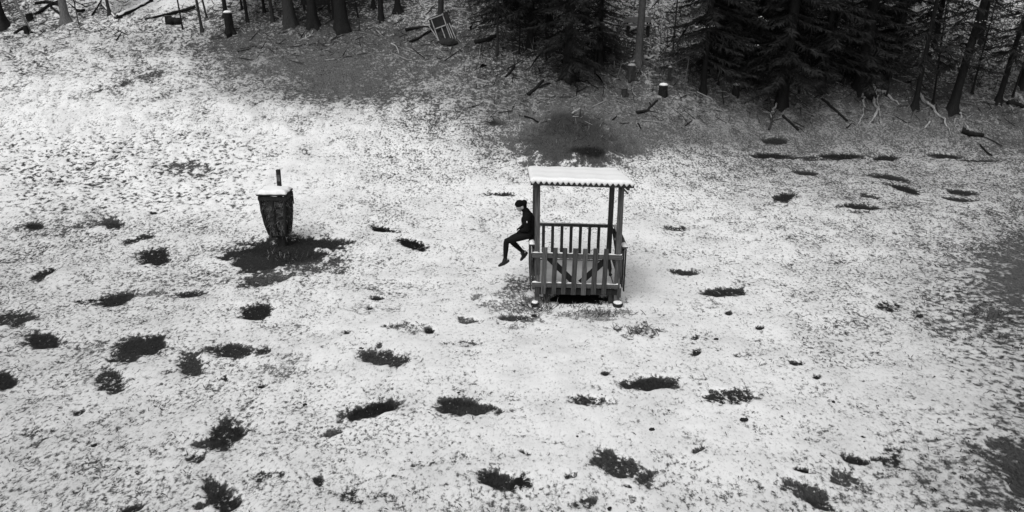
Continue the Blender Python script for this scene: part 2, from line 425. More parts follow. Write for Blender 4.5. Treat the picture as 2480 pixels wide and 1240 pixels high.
def ground_fields(x, y, z):
    px, py = project(x, y, z)
    inside = (py > -250) & (py < 1500) & (y > 3)
    n09, n25, n80 = perlin(x, y * .8, .12, 2), perlin(x, y, .27, 3), perlin(x, y, .85, 4)
    n45, n3m = perlin(x, y, .48, 6), perlin(x, y, 2.7, 7)
    coarse = sstep(1000, 500, px) * sstep(560, 480, py) * sstep(280, 350, py) + sstep(2000, 2400, px) * sstep(560, 700, py) * .7
    coarse = np.maximum(coarse, sstep(330, 250, py) * .5)
    S = bilinear(COVER, px, py)
    G = bilinear(GROUND, px, py)
    for (a, b, w, s) in TRACKS:
        ax, ay = a; bx, by = b
        t = np.clip(((px - ax) * (bx - ax) + (py - ay) * (by - ay)) / ((bx - ax) ** 2 + (by - ay) ** 2), 0, 1)
        d = np.hypot(px - ax - t * (bx - ax), (py - ay - t * (by - ay)))
        S = S - s * np.exp(-(d / w) ** 2)
    nz = .30 * n3m + .36 * n80 + .34 * n45 + .42 * n25 + .3 * n09
    edge = .8 * n25 + .65 * n09 + .5 * n45
    depth = np.zeros_like(S)
    for (cx, cy, rx, ry, an, st, lt) in BARE_AND_SHADE:
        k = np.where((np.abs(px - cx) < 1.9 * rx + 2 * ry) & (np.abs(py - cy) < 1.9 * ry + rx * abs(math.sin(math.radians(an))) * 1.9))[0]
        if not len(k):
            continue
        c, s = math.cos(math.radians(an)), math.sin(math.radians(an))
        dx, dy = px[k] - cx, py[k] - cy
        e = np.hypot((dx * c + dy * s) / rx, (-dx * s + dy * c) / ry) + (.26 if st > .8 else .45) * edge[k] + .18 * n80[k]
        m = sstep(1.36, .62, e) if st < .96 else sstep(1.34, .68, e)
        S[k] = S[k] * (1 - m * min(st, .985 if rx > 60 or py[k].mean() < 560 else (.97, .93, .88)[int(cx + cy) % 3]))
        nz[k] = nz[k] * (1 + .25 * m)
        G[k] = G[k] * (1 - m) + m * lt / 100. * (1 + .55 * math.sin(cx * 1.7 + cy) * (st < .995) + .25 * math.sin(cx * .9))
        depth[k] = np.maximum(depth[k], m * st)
    thr = np.where(inside, probit(S) + nz, .6)
    G = np.where(inside, G, .05)
    B = bilinear(FROST_SHADE, px, py)
    return px, py, np.clip(thr, -3, 3), B, G, S, depth, coarse, n09, n25, n80, n45, n3m

def ground_material():
    m = bpy.data.materials.new("snowy_turf")
    m.use_nodes = True
    n, l = m.node_tree.nodes, m.node_tree.links
    b = n["Principled BSDF"]
    b.inputs["Roughness"].default_value = .9
    b.inputs["Specular IOR Level"].default_value = .08
    tc = n.new("ShaderNodeTexCoord")
    def noise(scale, det, rough=.6, stretch=(1, 1, 1), off=0, dist=0):
        mp = n.new("ShaderNodeMapping")
        mp.inputs["Scale"].default_value = stretch
        mp.inputs["Location"].default_value = (off, off * .7, 0)
        l.new(tc.outputs["Object"], mp.inputs["Vector"])
        t = n.new("ShaderNodeTexNoise")
        t.inputs["Scale"].default_value = scale
        t.inputs["Detail"].default_value = det
        t.inputs["Roughness"].default_value = rough
        t.inputs["Distortion"].default_value = dist
        l.new(mp.outputs[0], t.inputs["Vector"])
        return t.outputs["Fac"]
    def attr(name):
        a = n.new("ShaderNodeAttribute")
        a.attribute_name = name
        return a.outputs["Fac"]
    def math_(op, a, b=None, c=None):
        k = n.new("ShaderNodeMath")
        k.operation = op
        for i, q in enumerate((a, b, c)):
            if q is None: continue
            if isinstance(q, (int, float)): k.inputs[i].default_value = q
            else: l.new(q, k.inputs[i])
        return k.outputs[0]
    def rng_(v, a, b, c, d, smooth=False):
        k = n.new("ShaderNodeMapRange")
        if smooth: k.interpolation_type = 'SMOOTHSTEP'
        l.new(v, k.inputs["Value"])
        for q, w in zip(("From Min", "From Max", "To Min", "To Max"), (a, b, c, d)):
            k.inputs[q].default_value = w
        return k.outputs[0]
    def mix(f, a, b):
        return math_('ADD', math_('MULTIPLY', a, math_('SUBTRACT', 1.0, f)), math_('MULTIPLY', b, f))
    fine = noise(15, 4, .70, (1, .8, 1))
    big = noise(9, 3, .6, (.85, 1.0, 1), 3.1)
    f = mix(attr("coarse"), fine, big)
    f = math_('MULTIPLY', math_('SUBTRACT', f, .5), 1 / .115)
    d = math_('SUBTRACT', attr("thr"), f)
    snow = rng_(d, -.70, .70, 0, 1, True)
    # frosted grass, or wet earth, between the snow
    blades = noise(30, 2, .7, (1, .5, 1), 5.5, .6)
    under = math_('MULTIPLY', attr("under"), rng_(blades, .30, .70, .45, 1.55))
    # thin snow is greyer and has short stalks showing through
    veil = noise(30, 2, .7, (1, .6, 1), 8.0, .4)
    thin = math_('SUBTRACT', .815, math_('MULTIPLY', rng_(veil, .48, .72, 0, .42), rng_(d, .3, 2.0, 1, .10)))
    broad = noise(1.1, 3, .6, (1, 1, 1), 11)
    thin = math_('SUBTRACT', thin, rng_(broad, .42, .75, 0, .16))
    thin = math_('MULTIPLY', thin, attr("frost_shade"))
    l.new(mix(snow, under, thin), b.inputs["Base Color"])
    bp = n.new("ShaderNodeBump")
    bp.inputs["Strength"].default_value = .5
    bp.inputs["Distance"].default_value = .03
    l.new(math_('ADD', math_('MULTIPLY', snow, .6), f), bp.inputs["Height"])
    bp2 = n.new("ShaderNodeBump")
    bp2.inputs["Strength"].default_value = .45
    bp2.inputs["Distance"].default_value = .018
    l.new(snow, bp2.inputs["Height"])
    l.new(bp2.outputs[0], b.inputs["Normal"])
    return m

def make_ground():
    ncol, nrow = 900, 640
    t = np.concatenate([[-14, -8, -5, -3.2, -2.2, -1.6], np.linspace(-1.2, 1.2, ncol), [1.6, 2.2, 3.2, 5, 8, 14]])
    yy = np.concatenate([[-60, -30, -12, -4, 0, 2, 3.5, 4.7], np.geomspace(5.6, 36, nrow), [37, 38.5, 41, 45, 50, 56, 64, 75, 90, 120, 199]])
    w = 0.673 * np.maximum(yy, 3) + 1.71
    X = (t[None, :] * w[:, None])
    Y = np.repeat(yy[:, None], len(t), 1)
    shape = X.shape
    x, y = X.ravel(), Y.ravel()
    z = terrain(x, y)
    px, py, thr, B, G, S, depth, coarse, n09, n25, n80, n45, n3m = ground_fields(x, y, z)
    rough = sstep(420, 250, py)
    dz = (.006 + .01 * sstep(520, 300, py)) * n25 + .024 * n80 + .006 * n09 + (.010 + .05 * rough) * n45 + .06 * n3m - .045 * depth
    slope_l = sstep(900, 500, px) * sstep(560, 450, py) * sstep(150, 320, py)
    dz += slope_l * .03 * n25
    # level under the hut
    flat = np.exp(-(((x - 1.38) / 1.6) ** 2 + ((y - 14.3) / 1.5) ** 2) ** 2)
    dz = dz * (1 - .8 * flat)
    z2 = z + dz
    ny, nx = shape
    idx = np.arange(nx * ny, dtype=np.int32).reshape(ny, nx)
    quads = np.stack([idx[:-1, :-1], idx[:-1, 1:], idx[1:, 1:], idx[1:, :-1]], -1).reshape(-1, 4)
    me = bpy.data.meshes.new("ground")
    me.vertices.add(nx * ny)
    me.vertices.foreach_set("co", np.stack([x, y, z2], 1).astype(np.float32).ravel())
    me.loops.add(quads.size)
    me.loops.foreach_set("vertex_index", quads.ravel())
    me.polygons.add(len(quads))
    me.polygons.foreach_set("loop_start", np.arange(0, quads.size, 4, dtype=np.int32))
    me.polygons.foreach_set("use_smooth", np.ones(len(quads), dtype=bool))
    for nm, val in (("thr", thr), ("under", G), ("frost_shade", B), ("coarse", coarse)):
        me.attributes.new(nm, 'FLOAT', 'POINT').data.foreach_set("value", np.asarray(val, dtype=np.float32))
    me.update(calc_edges=True)
    me.materials.append(ground_material())
    o = bpy.data.objects.new("ground", me)
    col.objects.link(o)
    tag(o, "thinly snow covered meadow rising into a forest bank", kind="structure")
    return x, y, z2, sstep(-1.6, 1.6, thr), py, px, G, depth

GX, GY, GZ, GSNOW, GPY, GPX, GG, GDEPTH = make_ground()

# ------------------------------------------------------------------ grass blades and forest litter (nobody could count them)
def attr_mesh(name, verts, faces_n, albedo, label, scale=3.0):
    """verts: (n, k, 3) blades of k corners each"""
    n, k, _ = verts.shape
    me = bpy.data.meshes.new(name)
    me.vertices.add(n * k)
    me.vertices.foreach_set("co", verts.astype(np.float32).ravel())
    me.loops.add(n * k)
    me.loops.foreach_set("vertex_index", np.arange(n * k, dtype=np.int32))
    me.polygons.add(n)
    me.polygons.foreach_set("loop_start", np.arange(0, n * k, k, dtype=np.int32))
    at = me.attributes.new("albedo", 'FLOAT', 'POINT')
    at.data.foreach_set("value", np.repeat(albedo, k).astype(np.float32))
    me.update(calc_edges=True)
    me.materials.append(material(name + "_blades", 1, .2, scale, .9, 0, attr="albedo", spec=.05))
    o = bpy.data.objects.new(name, me)
    col.objects.link(o)
    return tag(o, label, kind="stuff")

def make_grass():
    vis = (GPX > -60) & (GPX < 2540) & (GPY > 20) & (GPY < 1290) & (GY > 5)
    p = (1 - GSNOW) ** 1.5 * np.where(GPY > 300, 1, .55) * np.where(GDEPTH > .12, .28, 1) + .006
    hut = ((GX > .45) & (GX < 2.3) & (GY > 13.45) & (GY < 15.1))
    p = p * vis * (~hut)
    cell = (GY * .673 + 1.71) * GY        # area one vertex stands for
    p = p * cell
    p /= p.sum()
    N = 29000
    k = rng.choice(len(GX), N, p=p)
    base = np.stack([GX[k], GY[k], GZ[k]], 1) + rng.normal(0, .02, (N, 3)) * [1, 1, 0]
    az = rng.uniform(0, 2 * math.pi, N)
    ln = rng.uniform(.03, .09, N) * np.where(GDEPTH[k] > .1, .38, 1)
    lean = rng.uniform(.5, 1.35, N)
    d = np.stack([np.cos(az) * np.sin(lean), np.sin(az) * np.sin(lean), np.cos(lean)], 1)
    s = np.stack([-np.sin(az), np.cos(az), 0 * az], 1) * (rng.uniform(.003, .008, N))[:, None]
    tip = base + d * ln[:, None]
    mid = base + d * (ln * .55)[:, None] + np.array([0, 0, .012])
    v = np.stack([base - s - [0, 0, .01], base + s - [0, 0, .01], mid + s * .8, tip, mid - s * .8], 1)
    alb = np.clip(rng.lognormal(math.log(.055), .8, N), .012, .4)
    attr_mesh("grass", v, 5, alb, "dry short grass poking through the thin snow")

    # longer pale stalks round the front of the hut
    vs, al = [], []
    for (cx, cy, n, sx, sy, L) in ((1318, 752, 55, 26, 12, .3), (1450, 764, 110, 60, 9, .17), (1250, 745, 90, 45, 25, .15), (1400, 745, 25, 60, 4, .11), (1310, 735, 10, 8, 4, .42), (975, 792, 40, 40, 10, .12), (1550, 805, 60, 40, 12, .15), (1390, 330, 120, 110, 35, .22), (690, 625, 60, 60, 12, .16)):
        for i in range(n):
            b = spot(cx + random.gauss(0, sx * .6), cy + random.gauss(0, sy * .6))
            if .5 < b.x < 2.25 and 13.6 < b.y < 15.1:
                continue
            a = random.uniform(0, 6.283)
            h = L * random.uniform(.5, 1.2)
            le = random.uniform(.3, 1.3)
            dd = Vector((math.cos(a) * math.sin(le), math.sin(a) * math.sin(le), math.cos(le)))
            ss = Vector((-math.sin(a), math.cos(a), 0)) * .0045
            mm = b + dd * h * .6 + Vector((0, 0, .02))
            tt = b + dd * h
            vs.append([b - ss, b + ss, mm + ss, tt, mm - ss])
            al.append(random.choice((.03, .05, .1, .2, .28)))
    attr_mesh("dry_stalks", np.array([[tuple(q) for q in w] for w in vs]), 5, np.array(al), "longer dry grass stalks round the hut and on the hump")

def make_litter():
    N = 2900
    ok = (GPX > -60) & (GPX < 2540) & (GPY > -10) & (GPY < 330) & (GY > 18)
    bank = (GPY < np.where(GPX < 600, 95, np.where(GPX < 1150, 150, 300)))
    p = (ok & bank) * (GY * .673 + 1.71) * GY
    k = rng.choice(len(GX), N, p=p / p.sum())
    c = np.stack([GX[k], GY[k], GZ[k] + .015], 1)
    az = rng.uniform(0, math.pi, N)
    L = np.clip(rng.lognormal(math.log(.24), .6, N), .08, .8)
    # follow the slope
    e = .3
    gx = (terrain(c[:, 0] + e, c[:, 1]) - terrain(c[:, 0] - e, c[:, 1])) / (2 * e)
    gy = (terrain(c[:, 0], c[:, 1] + e) - terrain(c[:, 0], c[:, 1] - e)) / (2 * e)
    d = np.stack([np.cos(az), np.sin(az), np.cos(az) * gx + np.sin(az) * gy + rng.normal(0, .12, N)], 1)
    w = np.stack([-np.sin(az), np.cos(az), -np.sin(az) * gx + np.cos(az) * gy], 1) * (L * .014 + .006)[:, None]
    up = np.array([0, 0, 1.]) * (L * .03 + .008)[:, None]
    a, b = c - d * L[:, None] / 2, c + d * L[:, None] / 2
    # a roof-shaped sliver: two long faces
    v1 = np.stack([a - w, b - w * .5, b + up, a + up], 1)
    v2 = np.stack([a + up, b + up, b + w * .5, a + w], 1)
    alb = np.where(rng.random(N) < .6, rng.uniform(.012, .05, N), rng.uniform(.10, .32, N))
    attr_mesh("forest_litter", np.concatenate([v1, v2]), 4, np.concatenate([alb, alb]), "twigs and needles littering the forest bank")

def make_undergrowth():
    N = 2600
    ok = (GPX > 1130) & (GPX < 2540) & (GPY > -10) & (GPY < np.where(GPX > 1650, 262, 225)) & (GY > 18)
    p = ok * (GY * .673 + 1.71) * GY * np.where(GPY < 200, 1, .35)
    k = rng.choice(len(GX), N, p=p / p.sum())
    base = np.stack([GX[k], GY[k], GZ[k] - .03], 1) + rng.normal(0, .1, (N, 3)) * [1, 1, 0]
    az = rng.uniform(0, 2 * math.pi, N)
    le = rng.uniform(.15, 1.3, N)
    L = np.clip(rng.lognormal(math.log(.45), .5, N), .15, 1.4)
    d = np.stack([np.cos(az) * np.sin(le), np.sin(az) * np.sin(le), np.cos(le)], 1)
    s = np.stack([-np.sin(az), np.cos(az), 0 * az], 1) * rng.uniform(.006, .013, N)[:, None]
    tip = base + d * L[:, None]
    mid = base + d * (L * .5)[:, None] + rng.normal(0, .05, (N, 3))
    v = np.stack([base - s, base + s, mid + s * .8, tip, mid - s * .8], 1)
    # forked tips
    b2 = mid
    d2 = d + rng.normal(0, .5, (N, 3))
    t2 = b2 + d2 * (L * .45)[:, None]
    m2 = b2 + d2 * (L * .25)[:, None]
    v2 = np.stack([b2 - s * .7, b2 + s * .7, m2 + s * .5, t2, m2 - s * .5], 1)
    alb = np.where(rng.random(N) < .8, rng.uniform(.010, .04, N), rng.uniform(.1, .3, N))
    attr_mesh("undergrowth", np.concatenate([v, v2]), 5, np.concatenate([alb, alb]), "tangle of dead twigs and bramble stems under the dark spruces")

make_grass()
make_litter()
make_undergrowth()

# ------------------------------------------------------------------ trees
def trunk_mesh(r, h, seed, flare=1.0, lean=(0, 0), roots=5, taper=.25, rings=26, n=14):
    rd = random.Random(seed)
    ph = [rd.uniform(0, 6.28) for _ in range(4)]
    v, f = [], []
    zs = [-.45, -.2, 0, .06, .14, .25, .4, .6, .85, 1.2, 1.7, 2.3] + [2.3 + (h - 2.3) * (i + 1) / 8 for i in range(8)]
    zs = [z for z in zs if z <= h]
    for z in zs:
        t = max(z, 0) / h
        rr = r * (1 - (1 - taper) * t ** .9)
        fl = flare * math.exp(-max(z, -.1) / (.9 * r + .06))
        bx = lean[0] * z + .02 * math.sin(z * .9 + ph[0])
        by = lean[1] * z + .02 * math.sin(z * .8 + ph[1])
        for j in range(n):
            a = 2 * math.pi * j / n
            lobe = .5 + .5 * math.cos(roots * a + ph[2]) + .3 * math.cos(2 * a + ph[3])
            q = rr * (1 + fl * (.25 + .95 * lobe) + .045 * math.sin(5 * a + z * 3 + ph[1]) + rd.uniform(-.035, .035))
            v.append((bx + math.cos(a) * q, by + math.sin(a) * q, z - .25 * fl * max(lobe, 0) * r))
    for i in range(len(zs) - 1):
        for j in range(n):
            a, b = i * n + j, i * n + (j + 1) % n
            f.append((a, b, b + n, a + n))
    f.append(tuple((len(zs) - 1) * n + j for j in range(n)))
    return v, f

def crown_mesh(name, seed, h, z0, rmax, whorl=.22, per=5, droop=.45, dens=1.0, sparse_low=False):
    """drooping spruce boughs hung with needle sprays, as many small faces"""
    rd = random.Random(seed)
    V, Fc = [], []
    def quad(a, b, c, d):
        k = len(V)
        V.extend((a, b, c, d))
        Fc.append((k, k + 1, k + 2, k + 3))
    z = z0
    while z < h - .1:
        t = (z - z0) / (h - z0)
        L0 = rmax * (1 - t) ** .75 * (1 if not sparse_low else min(1, .35 + 3 * t))
        high = z > 7.5
        for b in range(per if not high else 4):
            az = rd.uniform(0, 6.283)
            L = L0 * rd.uniform(.55, 1.1) + .12
            zz = z + rd.uniform(-.5, .5) * whorl
            dx, dy = math.cos(az), math.sin(az)
            nod = max(4, int((9 if not high else 5) * dens * (.4 + L / 2)))
            prev = None
            for i in range(nod + 1):
                s = i / nod
                p = Vector((dx * L * s, dy * L * s, zz - droop * L * (s - .45 * s * s) + .05 * math.sin(s * 3)))
                if prev is not None:
                    w = .012 * (1 - s) + .004
                    quad(prev + Vector((0, 0, w)), prev - Vector((0, 0, w)), p - Vector((0, 0, w * .8)), p + Vector((0, 0, w * .8)))
                    tl = (.16 + .30 * L * (1 - s) * s * 2) * (1 if not high else 1.8)
                    for sd in (-1, 1):
                        for q in range(4):
                            a2 = az + sd * rd.uniform(.35, 1.5)
                            dd = Vector((math.cos(a2), math.sin(a2), rd.uniform(-.9, -.05))).normalized()
                            l = tl * rd.uniform(.35, 1.1)
                            e = p + dd * l
                            sw = Vector((-dd.y, dd.x, rd.uniform(-.9, .9))).normalized() * rd.uniform(.010, .026) * (1 if not high else 2.5)
                            st = prev.lerp(p, rd.random())
                            m = st.lerp(e, .5) + Vector((0, 0, .02))
                            quad(st - sw * .4, m - sw, e, m + sw)
                prev = p
        z += whorl * rd.uniform(.7, 1.3) * (1 if not high else 2.0)
    me = bpy.data.meshes.new(name)
    me.from_pydata([tuple(p) for p in V], [], Fc)
    me.materials.append(M["needles"])
    me.update()
    return me

LOW = [crown_mesh("low_crown", 11 + i, 13 + i, .6 + .3 * i, 1.75 + .15 * i, .3, 5, .5) for i in range(3)]
THIN = [crown_mesh("thin_crown", 31 + i, 9, 1.5, 1.15, .38, 4, .55, .8) for i in range(2)]
HIGH = [crown_mesh("high_crown", 51 + i, 15, 7.5 + .5 * i, 1.8, .6, 4, .3, .5) for i in range(2)]
SMALL = [crown_mesh("small_crown", 71, 3.6, .35, .8, .15, 5, .4, .9)]

def stub_branches(root, r, seed, h0, h1, n, lean, mat):
    rd = random.Random(seed)
    for i in range(n):
        z = rd.uniform(h0, h1)
        a = rd.uniform(0, 6.283)
        L = rd.uniform(.25, .9)
        mb = MB()
        p = Vector((lean[0] * z, lean[1] * z, z))
        d = Vector((math.cos(a), math.sin(a), rd.uniform(-.5, .15)))
        mb.tube([p, p + d * L * .5, p + d * L + Vector((0, 0, -.08))], [.018, .012, .005], 5)
        mesh_object("dead_branch", mb.v, mb.f, mat, root)

def tree(px, py, width, kind, label, seed, h=None, lean=(0, 0), mat="bark", flare=1.0, group=None, crown=None, scale=1.0, roots=(), name=None, cat="tree", stubs=0, rootmat="bare_root"):
    p = spot(px, py)
    r = width * px_size(p) / 2
    H = h or {"low": 13, "thin": 9, "high": 15, "small": 3.6, "bare": 5}[kind] * scale
    rt = thing(name or ("spruce_tree" if kind in ("low", "thin", "small", "high") else "sapling"), label, cat, tuple(p), group)
    v, f = trunk_mesh(r, H, seed, flare, lean)
    mesh_object("trunk", v, f, M[mat], rt, True)
    src = {"low": LOW, "thin": THIN, "high": HIGH, "small": SMALL}.get(kind)
    if src:
        c = bpy.data.objects.new("crown", src[seed % len(src)])
        col.objects.link(c)
        c.parent = rt
        c.rotation_euler = (math.atan2(-lean[1], 1), math.atan2(lean[0], 1), seed * 1.7)
        c.scale = (scale, scale, scale)
    if stubs:
        stub_branches(rt, r, seed, .8, 3.2, stubs, lean, M[mat])
    for pts, rad in roots:
        mb = MB()
        q = [spot(*a) for a in pts]
        out = []
        for i in range(len(q) - 1):
            for k in range(5):
                m = q[i].lerp(q[i + 1], k / 5)
                out.append(m + Vector((random.uniform(-.05, .05), random.uniform(-.05, .05), .035 + .04 * math.sin(k * 1.3 + i))))
        out.append(q[-1] + Vector((0, 0, -.03)))
        mb.tube(out, [rad * (1.15 - .9 * i / (len(out) - 1)) * random.uniform(.75, 1.2) for i in range(len(out))], 7, .22)
        mb.build("root", M[rootmat], rt, smooth=False)
    return rt

# the row of bare trunks at the top left of the bank
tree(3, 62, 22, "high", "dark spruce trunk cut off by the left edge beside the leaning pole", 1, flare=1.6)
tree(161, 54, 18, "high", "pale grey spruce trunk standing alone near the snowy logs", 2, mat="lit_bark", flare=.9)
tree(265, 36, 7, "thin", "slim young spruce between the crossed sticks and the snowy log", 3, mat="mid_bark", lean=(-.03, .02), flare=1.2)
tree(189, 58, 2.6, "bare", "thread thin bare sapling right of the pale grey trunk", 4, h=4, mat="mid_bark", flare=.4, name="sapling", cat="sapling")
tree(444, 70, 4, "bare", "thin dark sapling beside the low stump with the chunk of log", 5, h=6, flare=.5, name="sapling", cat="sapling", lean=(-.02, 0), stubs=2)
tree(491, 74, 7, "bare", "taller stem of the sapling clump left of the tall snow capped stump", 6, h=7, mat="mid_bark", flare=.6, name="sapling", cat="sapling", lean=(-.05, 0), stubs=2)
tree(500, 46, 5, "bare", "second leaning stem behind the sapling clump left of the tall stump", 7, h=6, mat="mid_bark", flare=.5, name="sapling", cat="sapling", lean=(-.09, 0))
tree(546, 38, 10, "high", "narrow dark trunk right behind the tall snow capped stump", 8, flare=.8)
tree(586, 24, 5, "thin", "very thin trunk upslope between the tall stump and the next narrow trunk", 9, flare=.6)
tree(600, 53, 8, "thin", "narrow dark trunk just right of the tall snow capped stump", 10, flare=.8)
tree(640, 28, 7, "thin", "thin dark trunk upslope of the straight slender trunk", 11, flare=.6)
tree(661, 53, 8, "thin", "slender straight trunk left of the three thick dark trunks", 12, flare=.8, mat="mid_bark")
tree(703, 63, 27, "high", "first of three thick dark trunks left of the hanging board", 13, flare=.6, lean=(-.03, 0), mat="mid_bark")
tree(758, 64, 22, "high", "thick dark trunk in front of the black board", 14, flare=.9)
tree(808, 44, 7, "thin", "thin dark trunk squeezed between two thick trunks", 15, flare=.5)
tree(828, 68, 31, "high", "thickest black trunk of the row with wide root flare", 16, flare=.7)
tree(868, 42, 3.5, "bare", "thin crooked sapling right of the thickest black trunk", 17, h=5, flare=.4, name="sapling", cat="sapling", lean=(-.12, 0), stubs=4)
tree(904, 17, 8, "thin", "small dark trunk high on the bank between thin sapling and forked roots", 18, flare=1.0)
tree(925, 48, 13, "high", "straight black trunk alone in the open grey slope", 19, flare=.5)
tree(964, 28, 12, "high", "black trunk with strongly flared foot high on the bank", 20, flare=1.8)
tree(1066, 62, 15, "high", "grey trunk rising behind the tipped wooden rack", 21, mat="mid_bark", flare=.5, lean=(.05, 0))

# the dark spruces on the right
for i, (x, y, w, l) in enumerate(((1256, 130, 4, .03), (1322, 146, 4, -.04), (1440, 176, 3.5, .05), (1740, 205, 4, -.03), (1935, 226, 5, .06), (2040, 200, 4, -.05), (2146, 232, 5, .03), (2258, 246, 4.5, -.06), (2352, 226, 5, .05), (2452, 236, 5, .09))):
    tree(x, y, w, "bare", "thin dark dead stem along the edge of the spruce wood", 90 + i, h=4.5 + i % 3, flare=.6, name="dead_sapling", cat="sapling", lean=(l, 0), stubs=6, group="thin dead stems along the edge of the spruce wood")
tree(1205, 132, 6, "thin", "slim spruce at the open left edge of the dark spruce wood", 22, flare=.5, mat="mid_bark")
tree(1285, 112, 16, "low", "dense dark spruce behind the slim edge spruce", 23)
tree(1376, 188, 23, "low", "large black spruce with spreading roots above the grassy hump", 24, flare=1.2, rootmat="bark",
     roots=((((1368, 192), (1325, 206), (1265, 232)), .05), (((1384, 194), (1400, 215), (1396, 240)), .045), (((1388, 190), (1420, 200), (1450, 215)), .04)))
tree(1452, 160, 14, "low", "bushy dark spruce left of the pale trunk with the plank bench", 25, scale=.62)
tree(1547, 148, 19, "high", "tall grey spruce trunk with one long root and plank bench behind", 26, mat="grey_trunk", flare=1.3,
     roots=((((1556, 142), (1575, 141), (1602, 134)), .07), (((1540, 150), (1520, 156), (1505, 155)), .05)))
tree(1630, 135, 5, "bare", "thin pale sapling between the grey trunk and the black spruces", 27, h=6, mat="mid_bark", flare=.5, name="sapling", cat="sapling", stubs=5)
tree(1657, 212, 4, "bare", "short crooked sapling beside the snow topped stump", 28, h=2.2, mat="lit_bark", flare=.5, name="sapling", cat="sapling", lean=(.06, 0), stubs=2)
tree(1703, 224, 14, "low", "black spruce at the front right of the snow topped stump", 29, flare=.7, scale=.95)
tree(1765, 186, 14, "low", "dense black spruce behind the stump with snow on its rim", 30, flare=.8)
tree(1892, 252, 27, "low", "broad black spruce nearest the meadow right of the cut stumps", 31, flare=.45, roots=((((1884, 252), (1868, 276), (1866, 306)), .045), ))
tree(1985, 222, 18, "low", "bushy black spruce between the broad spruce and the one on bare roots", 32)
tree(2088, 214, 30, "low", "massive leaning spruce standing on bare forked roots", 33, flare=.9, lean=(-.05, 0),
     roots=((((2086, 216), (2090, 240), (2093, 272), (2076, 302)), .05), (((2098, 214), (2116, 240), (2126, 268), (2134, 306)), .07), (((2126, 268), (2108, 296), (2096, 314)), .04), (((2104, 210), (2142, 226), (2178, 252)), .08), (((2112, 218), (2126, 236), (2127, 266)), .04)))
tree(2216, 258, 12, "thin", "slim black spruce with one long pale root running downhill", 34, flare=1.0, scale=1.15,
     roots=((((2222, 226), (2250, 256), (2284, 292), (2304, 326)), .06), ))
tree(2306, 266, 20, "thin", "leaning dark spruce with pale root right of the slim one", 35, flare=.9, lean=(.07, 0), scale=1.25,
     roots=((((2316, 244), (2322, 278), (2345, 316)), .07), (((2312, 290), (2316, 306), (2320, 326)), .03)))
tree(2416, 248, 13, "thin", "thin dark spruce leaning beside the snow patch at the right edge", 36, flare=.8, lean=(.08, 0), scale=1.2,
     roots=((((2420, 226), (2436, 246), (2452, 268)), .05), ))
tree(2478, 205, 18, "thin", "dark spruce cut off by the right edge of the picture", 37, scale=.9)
back = [(1235, 62, 14), (1330, 66, 16), (1420, 52, 16), (1716, 92, 16), (1762, 100, 14), (1838, 104, 16), (1930, 112, 16), (2010, 118, 18),
        (2095, 108, 16), (2172, 122, 14), (2262, 118, 12), (2370, 104, 13), (1830, 196, 12), (2150, 178, 12)]
for i, (x, y, w) in enumerate(back):
    tree(x, y, w, "thin" if i % 3 else "low", "dark spruce in the dense second row of the wood", 40 + i, group="spruces in the dense second row of the wood", scale=.85 + .06 * (i % 4), flare=.7)

# snow caught on a few spruce boughs
def bough_snow(px, py, rt, n, wid):
    """a bough of that tree reaching towards the meadow with snow lying along it"""
    b = rt.location
    y = b.y - .9
    a, c = (px - 1240) / 1714., -(py - 620) / 1714.
    dy, dz = math.cos(PITCH) + c * math.sin(PITCH), -math.sin(PITCH) + c * math.cos(PITCH)
    t = y / dy
    p = Vector((a * t, y, CAM_H + dz * t)) - b
    mb = MB()
    mb.tube([Vector((0, 0, p.z + .25)), Vector((p.x * .6, p.y * .6, p.z + .12)), p + Vector((-wid * .5, 0, -.03)), p + Vector((wid * .5, -.05, -.05))], [.03, .022, .015, .008], 6, .1)
    bo = mesh_object("snowy_bough", mb.v, mb.f, M["bark"], rt, True)
    mb = MB()
    for i in range(n):
        u = i / (n - 1) + random.uniform(-.05, .05)
        q = p + Vector(((u - .5) * wid, random.uniform(-.04, .04) - .05 * u, .0 + .05 * math.sin(u * 3.5 + px) + random.uniform(-.03, .03)))
        k = random.choice((.012, .02, .03))
        mb.dome(q.x, q.y, q.z, k * random.uniform(1, 2.2), k, k * .8, 7, 3, .2)
    tag(mesh_object("bough_snow", mb.v, mb.f, M["snow"], bo, True), kind="stuff")

by_label = {o.get("label"): o for o in col.objects if o.type == 'EMPTY'}
for px, py, lab, n, wid in ((1706, 64, "black spruce at the front right of the snow topped stump", 9, .9), (1812, 106, "dense black spruce behind the stump with snow on its rim", 9, .75),
                            (1848, 46, "dense black spruce behind the stump with snow on its rim", 5, .3), (2350, 52, "leaning dark spruce with pale root right of the slim one", 5, .3),
                            (2388, 54, "thin dark spruce leaning beside the snow patch at the right edge", 6, .4)):
    bough_snow(px, py, by_label[lab], n, wid)

